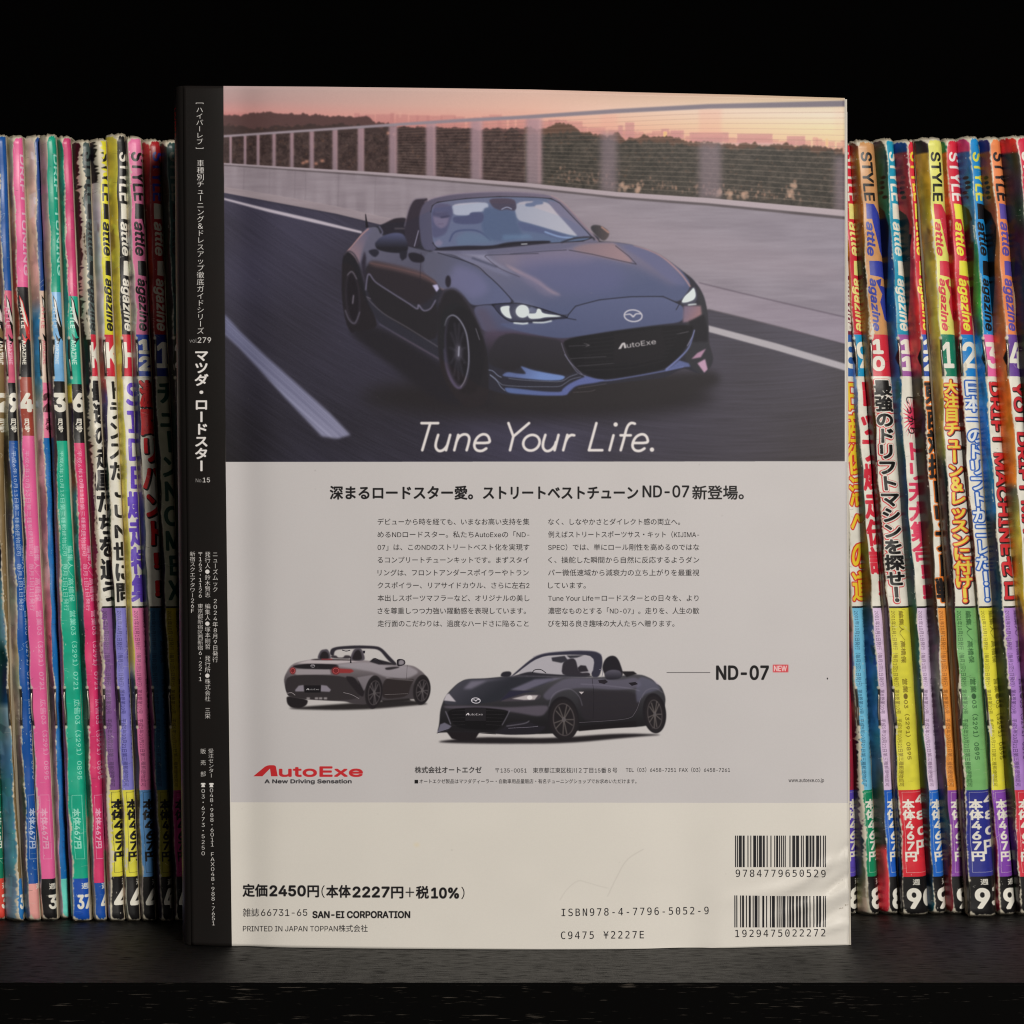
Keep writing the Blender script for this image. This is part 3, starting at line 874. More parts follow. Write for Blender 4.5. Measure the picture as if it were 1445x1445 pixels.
    cv.ell(*Q((1115, 105))[0], 3.1, 3.1, SC, clip=clip)
    cv.ell(*Q((1300, 233))[0], 3.1, 3.1, SC, clip=clip)
    cl = clip[..., None]
    y0, y1 = 0, int((660 - cv.y0) * cv.S)
    sub = cv.a[y0:y1]
    for k in range(3):
        sub[..., k] += (blurm(sub[..., k], .4) - sub[..., k]) * clip[y0:y1]
    grey = cv.a.mean(-1, keepdims=True)
    cv.a += ((grey - cv.a) * .12) * cl
    cv.a += (g * clip)[..., None]


def wheel_small(cv, cx, cy, rx, ry, rot, rim, spoke, n=5):
    cv.ell(cx, cy, rx * 1.16, ry * 1.12, (34, 30, 32), rot=rot, blur=.3)
    cv.ell(cx, cy, rx * .90, ry * .90, (84, 76, 76), rot=rot, blur=.2)
    cv.ell(cx, cy, rx * .83, ry * .86, (33, 29, 31), rot=rot, blur=.3)
    for k in range(n):
        t = k * 2 * math.pi / n + .2
        for d in (-.2, .2):
            cv.line([(cx, cy), (cx + rx * .82 * math.cos(t + d), cy + ry * .84 * math.sin(t + d))], 1.0, spoke, alpha=.7, blur=.2)
    cv.ell(cx, cy, rx * .16, ry * .14, (84, 78, 78))


def paint_rear_car(cv):
    P = lambda *a: Er(*a)
    cv.fill(P((120, 562), (700, 520), (1000, 500), (1170, 532), (1100, 540), (760, 570), (500, 578), (200, 572)), (40, 36, 36), blur=.8)
    cv.fill(P((125, 470), (130, 530), (160, 560), (230, 565), (275, 540), (285, 500)), (34, 30, 31), blur=.2)
    body = P((105, 345), (150, 260), (190, 232), (300, 210), (360, 205), (560, 215), (690, 212), (900, 245), (1000, 248), (1060, 258), (1130, 310), (1160, 370), (1165, 470), (1100, 495), (1020, 500), (830, 505), (700, 540), (600, 530), (560, 515), (460, 510), (280, 500), (140, 480), (120, 430))
    bm = cv.mask(body)
    cv.fill(body, grad(P((0, 220))[0], (128, 118, 120), P((0, 400))[0], (62, 56, 58)), blur=.2)
    cv.fill(P((130, 330), (300, 318), (540, 330), (640, 380), (680, 440), (640, 500), (400, 512), (140, 485), (115, 420)), (48, 43, 44), blur=.5, clip=bm)
    cv.fill(P((160, 255), (300, 236), (500, 245), (510, 262), (460, 285), (200, 275)), (34, 30, 33), blur=.2, clip=bm)
    cv.fill(P((290, 213), (500, 215), (680, 220), (500, 240), (200, 238)), (176, 164, 164), alpha=.9, blur=.5, clip=bm)
    cv.fill(P((200, 280), (440, 282), (450, 318), (200, 320), (160, 300)), (150, 140, 142), alpha=.8, blur=.5, clip=bm)
    cv.fill(P((450, 250), (700, 225), (900, 260), (1000, 250), (1100, 300), (1010, 350), (850, 340), (760, 300), (640, 280)), (148, 140, 144), alpha=.75, blur=.8, clip=bm)
    cv.fill(P((540, 330), (620, 335), (660, 400), (640, 350), (700, 420), (680, 500)), (36, 32, 34), blur=.4, clip=bm)
    cv.fill(P((640, 340), (760, 320), (730, 360), (690, 440)), (124, 116, 120), alpha=.7, blur=.6, clip=bm)
    cv.fill(P((850, 340), (1010, 355), (1060, 350), (1030, 400), (1010, 480), (830, 500), (815, 420)), (44, 38, 38), blur=.6, clip=bm)
    cv.line(P((850, 340), (900, 350), (1050, 362)), 1, (168, 158, 160), alpha=.5, blur=.5, clip=bm)
    cv.line(P((840, 465), (1010, 458)), .5, (130, 122, 122), alpha=.8, clip=bm)
    cv.line(P((1005, 250), (1000, 350)), .4, (60, 54, 56), clip=bm)
    cv.fill(P((190, 430), (215, 400), (250, 395), (255, 442), (190, 442)), (124, 116, 124), blur=.2)
    cv.fill(P((375, 442), (378, 395), (420, 400), (450, 430), (440, 445)), (124, 116, 124), blur=.2)
    cv.fill(P((256, 398), (376, 398), (374, 450), (258, 450)), (28, 25, 27))
    logo_text(cv, *P((268, 432))[0], 18.5, 2.4, (190, 184, 184))
    for x in (285, 345, 375, 410):
        cv.rect(*P((x - 12, 485))[0], *P((x + 12, 500))[0], (132, 124, 124), blur=.2)
    cv.line(P((130, 455), (165, 452), (190, 470)), .8, (140, 130, 130), clip=bm)
    cv.line(P((540, 450), (600, 465), (655, 495)), .7, (128, 120, 122), clip=bm)
    for (cx, cy, rx, ry) in ((172, 291, 22, 26), (486, 291, 32, 29)):
        cv.ell(*P((cx, cy))[0], rx / 5.16, ry / 5.16, (106, 38, 40), blur=.2)
        cv.line(list(ellp(*P((cx, cy))[0], rx / 8, ry / 8)) + [tuple(ellp(*P((cx, cy))[0], rx / 8, ry / 8)[0])], .5, (196, 96, 92), alpha=.8, sm=False)
    cv.fill(P((510, 275), (600, 280), (618, 295), (590, 308), (510, 308)), (132, 48, 48), blur=.2)
    logo_wing(cv, *P((318, 256))[0], 2.9, 2.0, (150, 142, 146), .5)
    cv.fill(P((285, 213), (350, 203), (560, 208), (690, 214), (600, 216), (500, 214)), (44, 36, 38), blur=.2)
    # screen frame
    cv.fill(P((440, 170), (450, 130), (500, 115), (640, 106), (790, 112), (830, 135), (880, 190), (935, 245), (905, 250), (860, 210), (800, 135), (700, 128), (500, 135), (475, 150), (470, 190)), (44, 40, 46), blur=.2)
    cv.fill(P((730, 225), (760, 200), (860, 225), (935, 248), (800, 246)), (40, 36, 40), blur=.3)
    cv.line(P((745, 220), (775, 202), (825, 238)), .9, (30, 27, 30))
    cv.fill(spline(P((358, 205), (372, 150), (400, 136), (430, 142), (445, 205))), (74, 68, 74), blur=.2)
    cv.fill(spline(P((370, 203), (382, 160), (405, 150), (428, 165), (430, 203))), (36, 32, 34), blur=.2)
    cv.fill(spline(P((598, 210), (612, 145), (645, 125), (675, 140), (692, 212))), (74, 68, 74), blur=.2)
    cv.fill(spline(P((608, 208), (622, 158), (648, 140), (668, 160), (672, 208))), (36, 32, 34), blur=.2)
    cv.fill(P((450, 180), (490, 180), (500, 195), (540, 195), (550, 178), (590, 180), (600, 205), (450, 200)), (56, 50, 54), blur=.2)
    cv.line(P((530, 140), (560, 148), (590, 142)), 1, (50, 46, 52))
    cv.fill(P((680, 145), (700, 145), (697, 165), (683, 165)), (50, 46, 52))
    cv.line(P((380, 208), (460, 208)), 1.4, (140, 48, 50), blur=.2)
    cv.line(P((594, 190), (594, 235)), [.6, 2.2], (32, 28, 32))
    cv.fill(spline(P((930, 215), (955, 205), (985, 215), (990, 240), (965, 255), (935, 255))), (40, 36, 40), blur=.15)
    cv.fill(spline(P((945, 222), (962, 212), (980, 222), (980, 240), (960, 248), (945, 245))), (128, 120, 124), blur=.2)
    cv.fill(P((840, 270), (900, 262), (950, 262), (945, 270), (880, 285), (850, 285)), (46, 41, 44), blur=.2)
    for cx, cy, rx, ry in ((766, 452, 50, 100), (1115, 435, 50, 88)):
        x, y = P((cx, cy))[0]
        cv.ell(x - 1, y - 1, (rx + 12) / 5.16, (ry + 22) / 5.16, (38, 34, 35), rot=.12, blur=.3)
        wheel_small(cv, x, y, rx / 5.16, ry / 5.16, .12, 0, (120, 112, 112))
    cv.fill(P((820, 505), (1020, 492), (1030, 510), (830, 525)), (38, 34, 34), blur=.5)


def paint_front_car(cv):
    P = lambda *a: Fr(*a)
    cv.fill(P((50, 588), (300, 560), (700, 570), (1100, 540), (1370, 548), (1200, 560), (800, 598), (400, 600), (150, 596)), (34, 30, 32), blur=.8)
    cv.fill(P((120, 530), (310, 530), (280, 580), (200, 585), (150, 570)), (30, 26, 28), blur=.2)
    body = P((80, 490), (85, 410), (105, 350), (130, 310), (180, 260), (230, 232), (340, 230), (480, 215), (720, 215), (950, 225), (1100, 215), (1220, 205), (1290, 235), (1340, 280), (1362, 340), (1355, 400), (1330, 480), (1220, 505), (1000, 512), (870, 525), (760, 540), (650, 545), (400, 545), (300, 535), (120, 535), (68, 538))
    bm = cv.mask(body)
    cv.fill(body, grad(P((0, 230))[0], (64, 62, 66), P((0, 480))[0], (29, 27, 29)), blur=.2)
    cv.fill(P((110, 345), (180, 262), (230, 235), (480, 222), (760, 222), (640, 280), (480, 300), (420, 360), (250, 380), (110, 380)), grad(P((200, 240))[0], (64, 62, 70), P((300, 380))[0], (40, 40, 46)), blur=.4, clip=bm)
    cv.fill(P((215, 290), (260, 245), (480, 228), (350, 245), (260, 290)), (132, 124, 140), alpha=.6, blur=1.2, clip=bm)
    cv.fill(P((480, 295), (620, 235), (790, 222), (700, 250), (560, 300)), (112, 106, 124), alpha=.7, blur=.9, clip=bm)
    cv.fill(P((480, 300), (640, 300), (560, 312), (420, 360)), (40, 38, 52), blur=.5, clip=bm)
    cv.fill(P((800, 225), (950, 230), (1100, 240), (1200, 220), (1230, 280), (1080, 300), (900, 280), (760, 300), (700, 360), (660, 330), (720, 270)), (96, 90, 106), alpha=.6, blur=1, clip=bm)
    cv.fill(P((870, 300), (960, 295), (1200, 300), (1220, 400), (1140, 460), (900, 480), (870, 380)), (40, 36, 40), alpha=.85, blur=1.2, clip=bm)
    cv.fill(P((1210, 215), (1290, 240), (1340, 290), (1300, 300), (1240, 320), (1200, 380), (1190, 300)), (92, 90, 108), alpha=.6, blur=1, clip=bm)
    cv.fill(P((1270, 215), (1340, 275), (1310, 260)), (190, 178, 184), alpha=.8, blur=.5)
    cv.line(P((870, 480), (1130, 460), (1190, 420), (1220, 340)), .6, (110, 102, 110), alpha=.7, clip=bm)
    cv.line(P((945, 230), (955, 330), (950, 460)), .4, (24, 22, 26), clip=bm)
    cv.fill(P((870, 500), (1190, 470), (1200, 500), (1060, 512), (870, 528)), (26, 23, 25), blur=.2)
    # nose band, grille
    cv.fill(P((95, 385), (300, 385), (480, 395), (690, 380), (700, 400), (660, 450), (500, 420), (300, 400), (120, 400)), (88, 80, 90), alpha=.8, blur=.8, clip=bm)
    cv.fill(P((120, 405), (300, 392), (480, 410), (460, 450), (430, 500), (400, 525), (200, 515), (150, 480)), (22, 20, 22), blur=.3, clip=bm)
    cv.line(P((115, 415), (130, 450), (145, 490)), .9, (128, 122, 134), blur=.2)
    cv.line(P((478, 412), (460, 450), (435, 495)), .9, (112, 106, 116), blur=.2)
    cv.fill(P((225, 398), (345, 398), (343, 470), (228, 470)), (34, 31, 34))
    logo_text(cv, *P((228, 439))[0], 24.5, 3.4, (200, 192, 192), bold=.1)
    cv.fill(P((470, 480), (580, 470), (640, 500), (690, 500), (640, 545), (460, 550), (380, 535), (440, 515)), (34, 31, 36), blur=.3)
    cv.line(P((460, 500), (560, 485), (590, 470)), .9, (150, 144, 154), alpha=.7, blur=.2)
    cv.line(P((470, 512), (600, 505), (640, 500)), .6, (112, 106, 116))
    cv.fill(P((68, 538), (85, 490), (110, 480), (150, 500), (130, 520)), (96, 92, 104), blur=.4)
    cv.line(P((66, 540), (150, 515), (200, 530), (400, 545)), .8, (30, 27, 30))
    # lamps
    cv.fill(P((105, 355), (120, 320), (135, 315), (165, 350), (175, 362)), (168, 160, 164), blur=.3)
    cv.fill(P((415, 362), (480, 340), (560, 318), (660, 320), (650, 345), (600, 358), (520, 358)), (64, 58, 64), blur=.2)
    cv.fill(P((490, 345), (570, 325), (640, 325), (620, 350), (560, 352)), (184, 174, 172), blur=.4, alpha=.85)
    cv.ell(*P((592, 338))[0], 3.6, 2.8, (218, 210, 208), blur=.4)
    logo_wing(cv, *P((287, 355))[0], 6.2, 3.7, (190, 184, 188), 1.1)
    cv.fill(P((870, 305), (900, 305), (885, 320)), (170, 160, 160))
    # windscreen
    cv.fill(P((480, 222), (610, 110), (680, 85), (850, 72), (960, 75), (1000, 95), (1005, 150), (985, 225), (935, 222), (960, 100), (800, 95), (650, 105), (490, 222)), (46, 44, 56), blur=.2)
    cv.fill(P((500, 215), (640, 108), (800, 98), (962, 102), (945, 222), (700, 220)), (158, 152, 156), blur=.2)
    cv.fill(P((780, 130), (850, 110), (870, 200), (930, 195), (938, 220), (770, 218)), (44, 40, 46), blur=.3)
    cv.fill(P((862, 170), (880, 155), (910, 158), (925, 190), (870, 195)), (40, 36, 42), blur=.2)
    cv.fill(P((715, 112), (790, 102), (810, 130), (770, 142), (720, 132)), (48, 46, 52), blur=.2)
    cv.fill(P((800, 100), (900, 98), (860, 112), (820, 116)), (52, 50, 56), blur=.2)
    cv.fill(P((500, 216), (590, 190), (640, 200), (780, 210), (945, 214), (945, 224), (500, 222)), (42, 40, 46), blur=.2)
    cv.line(P((605, 200), (620, 182), (655, 180), (685, 200)), .9, (32, 30, 34))
    cv.fill(spline(P((1005, 180), (1015, 130), (1045, 104), (1080, 108), (1105, 150), (1115, 215), (1040, 225))), (32, 29, 34), blur=.2)
    cv.fill(P((1110, 190), (1180, 190), (1200, 205), (1140, 222)), (30, 27, 30), blur=.2)
    cv.line(P((1000, 225), (1005, 185), (985, 180)), .7, (110, 104, 116))
    cv.fill(spline(P((1018, 200), (1050, 182), (1095, 185), (1113, 205), (1100, 230), (1040, 236), (1020, 225))), grad(P((0, 185))[0], (78, 74, 84), P((0, 235))[0], (34, 32, 38)), blur=.2)
    cv.fill(P((980, 240), (1020, 236), (1035, 250), (1015, 262), (985, 255)), (36, 32, 38))
    cv.fill(spline(P((428, 215), (440, 195), (475, 190), (488, 200), (480, 218), (450, 222))), (38, 36, 42), blur=.2)
    cv.fill(P((1150, 255), (1190, 250), (1205, 262), (1170, 272)), (30, 27, 32))
    cv.line(P((880, 262), (1000, 268), (1150, 285), (1215, 300)), 1.2, (118, 112, 126), alpha=.5, blur=.5, clip=bm)
    cv.line(P((700, 390), (720, 330), (760, 300), (820, 290), (870, 330), (890, 385)), 1.0, (112, 106, 116), alpha=.6, blur=.3, clip=bm)
    cv.line(P((1225, 340), (1250, 300), (1300, 285), (1345, 310)), .8, (120, 112, 122), alpha=.6, blur=.3, clip=bm)
    cv.line(P((480, 215), (700, 218), (945, 226)), .6, (120, 114, 124), alpha=.7, blur=.2)
    cv.line(P((610, 108), (700, 84), (850, 73), (960, 78), (1000, 98)), .7, (104, 98, 110), alpha=.7, blur=.2)
    for q in range(5):
        cv.line(P((150, 415 + q * 20), (225, 412 + q * 20)), .4, (52, 48, 50), alpha=.8)
        cv.line(P((345, 412 + q * 20), (455 - q * 6, 415 + q * 20)), .4, (52, 48, 50), alpha=.8)
    for cx, cy, rx, ry in ((785, 463, 68, 103), (1300, 433, 46, 92)):
        x, y = P((cx, cy))[0]
        cv.ell(x - .5, y - 1.5, (rx + 20) / 4.014, (ry + 22) / 4.014, (30, 27, 30), rot=-.1, blur=.3)
        wheel_small(cv, x, y, rx / 4.014, ry / 4.014, -.1, 0, (140, 130, 122))


def ean13(code):
    Lc = ['0001101', '0011001', '0010011', '0111101', '0100011', '0110001', '0101111', '0111011', '0110111', '0001011']
    par = ['LLLLLL', 'LLGLGG', 'LLGGLG', 'LLGGGL', 'LGLLGG', 'LGGLLG', 'LGGGLL', 'LGLGLG', 'LGLGGL', 'LGGLGL'][int(code[0])]
    inv = lambda s: ''.join('1' if c == '0' else '0' for c in s)
    out = '101'
    for p, c in zip(par, code[1:7]):
        l = Lc[int(c)]
        out += l if p == 'L' else inv(l)[::-1]
    out += '01010'
    for c in code[7:]:
        out += inv(Lc[int(c)])
    return out + '101'


def paint_cover():
    cv = Canvas(CX0, CY0, CW, CH, 2.2, (197, 188, 177))
    W = (198, 190, 178)
    cv.rect(240, 100, 330, 1360, (24, 21, 19))
    cv.fill([(316, 100), (1200, 100), (1203, 1360), (327.5, 1360), (318.5, 652)], W)
    cv.fill([(318.5, 650), (1195.5, 650), (1197, 1133), (325.5, 1132)], (180, 173, 169))
    paint_scene(cv)
    cv.rect(1191.7, 100, 1199, 652, (200, 192, 182))
    # tiny dust on the grey panel
    rng = np.random.default_rng(11)
    cv.round = True
    paint_rear_car(cv)
    paint_front_car(cv)
    cv.round = False
    BK = (30, 28, 28)
    h = dict(fnt=INTER)
    text(cv, '深まるロードスター愛。', 466, 703, 20.3, BK, bold=.75, width=201)
    text(cv, 'ストリートベストチューン', 682, 703, 20.5, BK, bold=.75, width=218)
    text(cv, 'ND-07', 907, 701.5, 23.5, BK, bold=.6, width=65, fnt=INTER)
    text(cv, '新登場。', 977, 703, 21, BK, bold=.55, width=72)
    c1 = ['デビューから時を経ても、いまなお高い支持を集', 'めるNDロードスター。私たちAutoExeの「ND-', '07」は、このNDのストリートベスト化を実現す', 'るコンプリートチューンキットです。まずスタイ',
          'リングは、フロントアンダースポイラーやトラン', 'クスポイラー、リアサイドカウル、さらに左右2', '本出しスポーツマフラーなど、オリジナルの美し', 'さを尊重しつつ力強い躍動感を表現しています。', '走行面のこだわりは、過度なハードさに陥ること']
    w1 = [214, 214, 214, 213, 213, 214, 214, 209, 213]
    c2 = ['なく、しなやかさとダイレクト感の両立へ。', '例えばストリートスポーツサス・キット（KIJIMA-', 'SPEC）では、単にロール剛性を高めるのではな', 'く、操舵した瞬間から自然に反応するようダン', 'パー微低速域から減衰力の立ち上がりを最重視',
          'しています。', 'Tune Your Life＝ロードスターとの日々を、より', '濃密なものとする「ND-07」。走りを、人生の歓', 'びを知る良き趣味の大人たちへ贈ります。']
    w2 = [186, 213, 213, 213, 213, 53, 212, 213, 178]
    for i in range(9):
        text(cv, c1[i], 533, 740 + i * 17.95, 9.9, (44, 41, 40), bold=.12, width=w1[i])
        text(cv, c2[i], 773.5, 740 + i * 17.95, 9.9, (44, 41, 40), bold=.12, width=w2[i])
    cv.rect(940.5, 948.6, 1002, 949.4, (70, 66, 66))
    text(cv, 'ND-07', 1011, 958.6, 27.5, BK, bold=1.0, width=73, fnt=INTER)
    cv.rect(1090.5, 938, 1112, 948.5, (190, 62, 66), blur=.2)
    text(cv, 'NEW', 1092.2, 946.8, 10.5, (232, 212, 206), bold=.5, width=17.6, fnt=INTER)
    logo_text(cv, 358, 1095.3, 154, 15.6, (178, 42, 44), bold=1.0)
    text(cv, 'A New Driving Sensation', 374, 1105, 7.4, (34, 32, 34), bold=.5, width=122, fnt=INTER)
    text(cv, '株式会社オートエクゼ', 585.5, 1090, 9.8, BK, bold=.35, width=94)
    text(cv, '〒135-0051　東京都江東区枝川２丁目15番８号', 699, 1090, 8.2, (44, 41, 41), width=172)
    text(cv, 'TEL（03）6458-7251  FAX（03）6458-7261', 883, 1089, 7.6, (44, 41, 41), width=147)
    text(cv, '■', 584.5, 1105.4, 6.8, BK)
    text(cv, 'オートエクゼ製品はマツダディーラー・自動車用品量販店・有名チューニングショップでお求めいただけます。', 592, 1105, 6.9, (44, 41, 41), width=306)
    text(cv, 'www.autoexe.co.jp', 1112.5, 1103.5, 7.6, (44, 41, 41), width=50, bold=.1)
    for t_, x0_, x1_, y_, b_ in (('定価', 342.9, 377.4, 1263.4, .75), ('2450', 380.8, 431.6, 1263.9, 1.0), ('円', 434.5, 449.8, 1264.2, .75), ('（', 453.8, 458.4, 1265, .1), ('本体', 460.9, 494.7, 1264.8, .75),
                                 ('2227', 497.8, 549.8, 1265.6, 1.0), ('円', 552.5, 568.8, 1265.8, .75), ('＋', 572.6, 584.2, 1266.0, .4), ('税', 587.4, 604.8, 1266.1, .75), ('10%', 608.6, 647.6, 1267, 1.0), ('）', 651, 655.5, 1267, .1)):
        text(cv, t_, x0_ + (b_ > .9) * .6, y_, 20.4 if ord(t_[0]) < 200 else 18.6, BK, bold=b_, width=x1_ - x0_ - (b_ > .9) * 1.2)
    text(cv, '雑誌', 342.8, 1292.3, 12.6, (42, 39, 38), width=23.4)
    text(cv, '66731-65', 368.8, 1292.3, 13.8, (42, 39, 38), width=65)
    text(cv, 'SAN-EI CORPORATION', 441.5, 1295, 13.2, BK, bold=.7, width=137, fnt=INTER)
    text(cv, 'PRINTED IN JAPAN TOPPAN株式会社', 343, 1314, 11.0, (42, 39, 38), width=176)
    spaced(cv, 'ISBN978-4-7796-5052-9', 790, 1292.6, 14.8, (34, 32, 32), 212, sx=.92, dy=-3, bold=.15)
    spaced(cv, 'C9475 ¥2227E', 789.5, 1324.8, 14.8, (34, 32, 32), 121, sx=.92, dy=-1, bold=.15)
    for code, y0, y1, dx in (('9784779650529', 1178.5, 1223.5, 0), ('1929475022272', 1263.5, 1308.5, -1)):
        bits = ean13(code)
        X0, X1 = 1037 + dx, 1165
        m = (X1 - X0) / 95
        for i, b in enumerate(bits):
            if b == '1':
                dy = 1.0 * (i / 95)
                cv.rect(X0 + i * m + .08, y0 + (.6 if code[0] == '9' else dy), X0 + (i + 1) * m + .08, y1, (28, 27, 29))
        spaced(cv, code, 1036 + dx, y1 + 13.6, 14.4, (34, 32, 32), 130.5 - dx, sx=.95, dy=-1.2 if code[0] == '1' else .4, bold=.15)
    # black strip lettering
    G = (205, 198, 190)
    vtext(cv, '[ハイパーレブ]', 282, 141.5, 10.6, G, pitch=9.0, bold=.1)
    vtext(cv, '車種別チューニング&ドレスアップ徹底ガイドシリーズ', 283.2, 225.5, 11.0, G, pitch=9.85, bold=.2)
    text(cv, 'vol.', 267.5, 483.5, 8.2, (150, 145, 140), width=12)
    text(cv, '279', 279.5, 483.7, 11, G, bold=.4, width=18.5, fnt=INTER)
    vtext(cv, 'マツダ・ロードスター', 284.5, 493, 20.5, (214, 206, 198), pitch=17.3, bold=.9)
    text(cv, 'No.', 276.5, 680.5, 7.6, (150, 145, 140), width=9.5)
    text(cv, '15', 286.5, 680.5, 9.5, G, bold=.35, width=10, fnt=INTER)
    vtext(cv, 'ニューズムック　2024年8月9日発行', 304, 778, 8.3, G, pitch=8.25, bold=.05)
    vtext(cv, '発行人●鈴木賢志　編集人●塚本剛哲　発行所●株式会社 三栄', 293.3, 778, 8.3, G, pitch=8.15, bold=.05)
    vtext(cv, '〒163-1126　東京都新宿区西新宿6-22-1', 283, 778, 8.3, G, pitch=7.35, bold=.05)
    vtext(cv, '新宿スクエアタワー26F', 272, 778, 8.3, G, pitch=7.3, bold=.05)
    vtext(cv, '受注センター　☎048・988・6011　FAX048・988・7651', 297.8, 1056, 8.0, G, pitch=6.95, bold=.05, dx=.015)
    vtext(cv, '販　売　部　☎03・6773・5250', 287, 1056, 8.0, G, pitch=8.0, bold=.05)
    # red title turned onto the spine
    text(cv, 'HYPER', 246.6, 150, 10, (235, 40, 30), rot=90, bold=.5, width=42)
    # scuffs
    for _ in range(70):
        x, y = rng.uniform(320, 1190), rng.uniform(130, 1335)
        cv.ell(x, y, rng.uniform(.3, .9), rng.uniform(.3, .8), (150, 142, 134) if rng.random() < .7 else (90, 82, 78), alpha=.35, blur=.3)
    cv.ell(1167.3, 957.5, .9, 1.3, (40, 38, 38))
    cv.ell(588, 1192, 4, 3, (206, 184, 140), alpha=.35, blur=1.5)
    cv.line([(790, 1270), (800, 1255), (815, 1243), (828, 1245), (845, 1250), (858, 1253)], .5, (160, 152, 142), alpha=.6, blur=.2)
    cv.line([(857, 1265), (870, 1238), (885, 1213), (908, 1198)], .5, (160, 152, 142), alpha=.8, blur=.2)
    cv.noise(.012, 40, 50)
    cv.noise(.01, 1.2, 1.2)
    return cv


# ------------------------------------------------------------------ materials
def nodes(name):
    m = bpy.data.materials.new(name)
    m.use_nodes = True
    return m, m.node_tree.nodes, m.node_tree.links, m.node_tree.nodes['Principled BSDF']


def noise_bump(N, L, P, scale, strength, dist=0.0004, vec=None, detail=6):
    n = N.new('ShaderNodeTexNoise')
    n.inputs['Scale'].default_value = scale
    n.inputs['Detail'].default_value = detail
    b = N.new('ShaderNodeBump')
    b.inputs['Strength'].default_value = strength
    b.inputs['Distance'].default_value = dist
    if vec is None:
        t = N.new('ShaderNodeTexCoord')
        vec = t.outputs['Object']
    L.new(vec, n.inputs['Vector'])
    L.new(n.outputs['Fac'], b.inputs['Height'])
    L.new(b.outputs['Normal'], P.inputs['Normal'])
    return n, b


def print_mat(name, img, rough=.42, spec=.35, bump=.12, scale=700, rvar=.12):
    m, N, L, P = nodes(name)
    t = N.new('ShaderNodeTexImage')
    t.image = img
    t.interpolation = 'Linear'
    t.extension = 'EXTEND'
    uv = N.new('ShaderNodeUVMap')
    uv.uv_map = 'UVMap'
    L.new(uv.outputs[0], t.inputs['Vector'])
    L.new(t.outputs['Color'], P.inputs['Base Color'])
    P.inputs['Specular IOR Level'].default_value = spec
    noise_bump(N, L, P, scale, bump, .0001)
    n2 = N.new('ShaderNodeTexNoise')
    n2.inputs['Scale'].default_value = 55
    n2.inputs['Detail'].default_value = 4
    r = N.new('ShaderNodeMapRange')
    r.inputs['To Min'].default_value = rough - rvar
    r.inputs['To Max'].default_value = rough + rvar
    tc_ = N.new('ShaderNodeTexCoord')
    L.new(tc_.outputs['Object'], n2.inputs['Vector'])
    L.new(n2.outputs['Fac'], r.inputs['Value'])
    L.new(r.outputs['Result'], P.inputs['Roughness'])
    return m


def paper_mat(name, col, lines=2600):
    m, N, L, P = nodes(name)
    tc_ = N.new('ShaderNodeTexCoord')
    w = N.new('ShaderNodeTexNoise')
    mp = N.new('ShaderNodeMapping')
    mp.inputs['Scale'].default_value = (lines, 8, 8)
    L.new(tc_.outputs['Object'], mp.inputs['Vector'])
    L.new(mp.outputs[0], w.inputs['Vector'])
    w.inputs['Scale'].default_value = 1
    c = N.new('ShaderNodeValToRGB')
    c.color_ramp.elements[0].position = .35
    c.color_ramp.elements[0].color = (col[0] * .6, col[1] * .58, col[2] * .55, 1)
    c.color_ramp.elements[1].position = .6
    c.color_ramp.elements[1].color = (*col, 1)
    L.new(w.outputs['Fac'], c.inputs['Fac'])
    L.new(c.outputs['Color'], P.inputs['Base Color'])
    P.inputs['Roughness'].default_value = .8
    return m


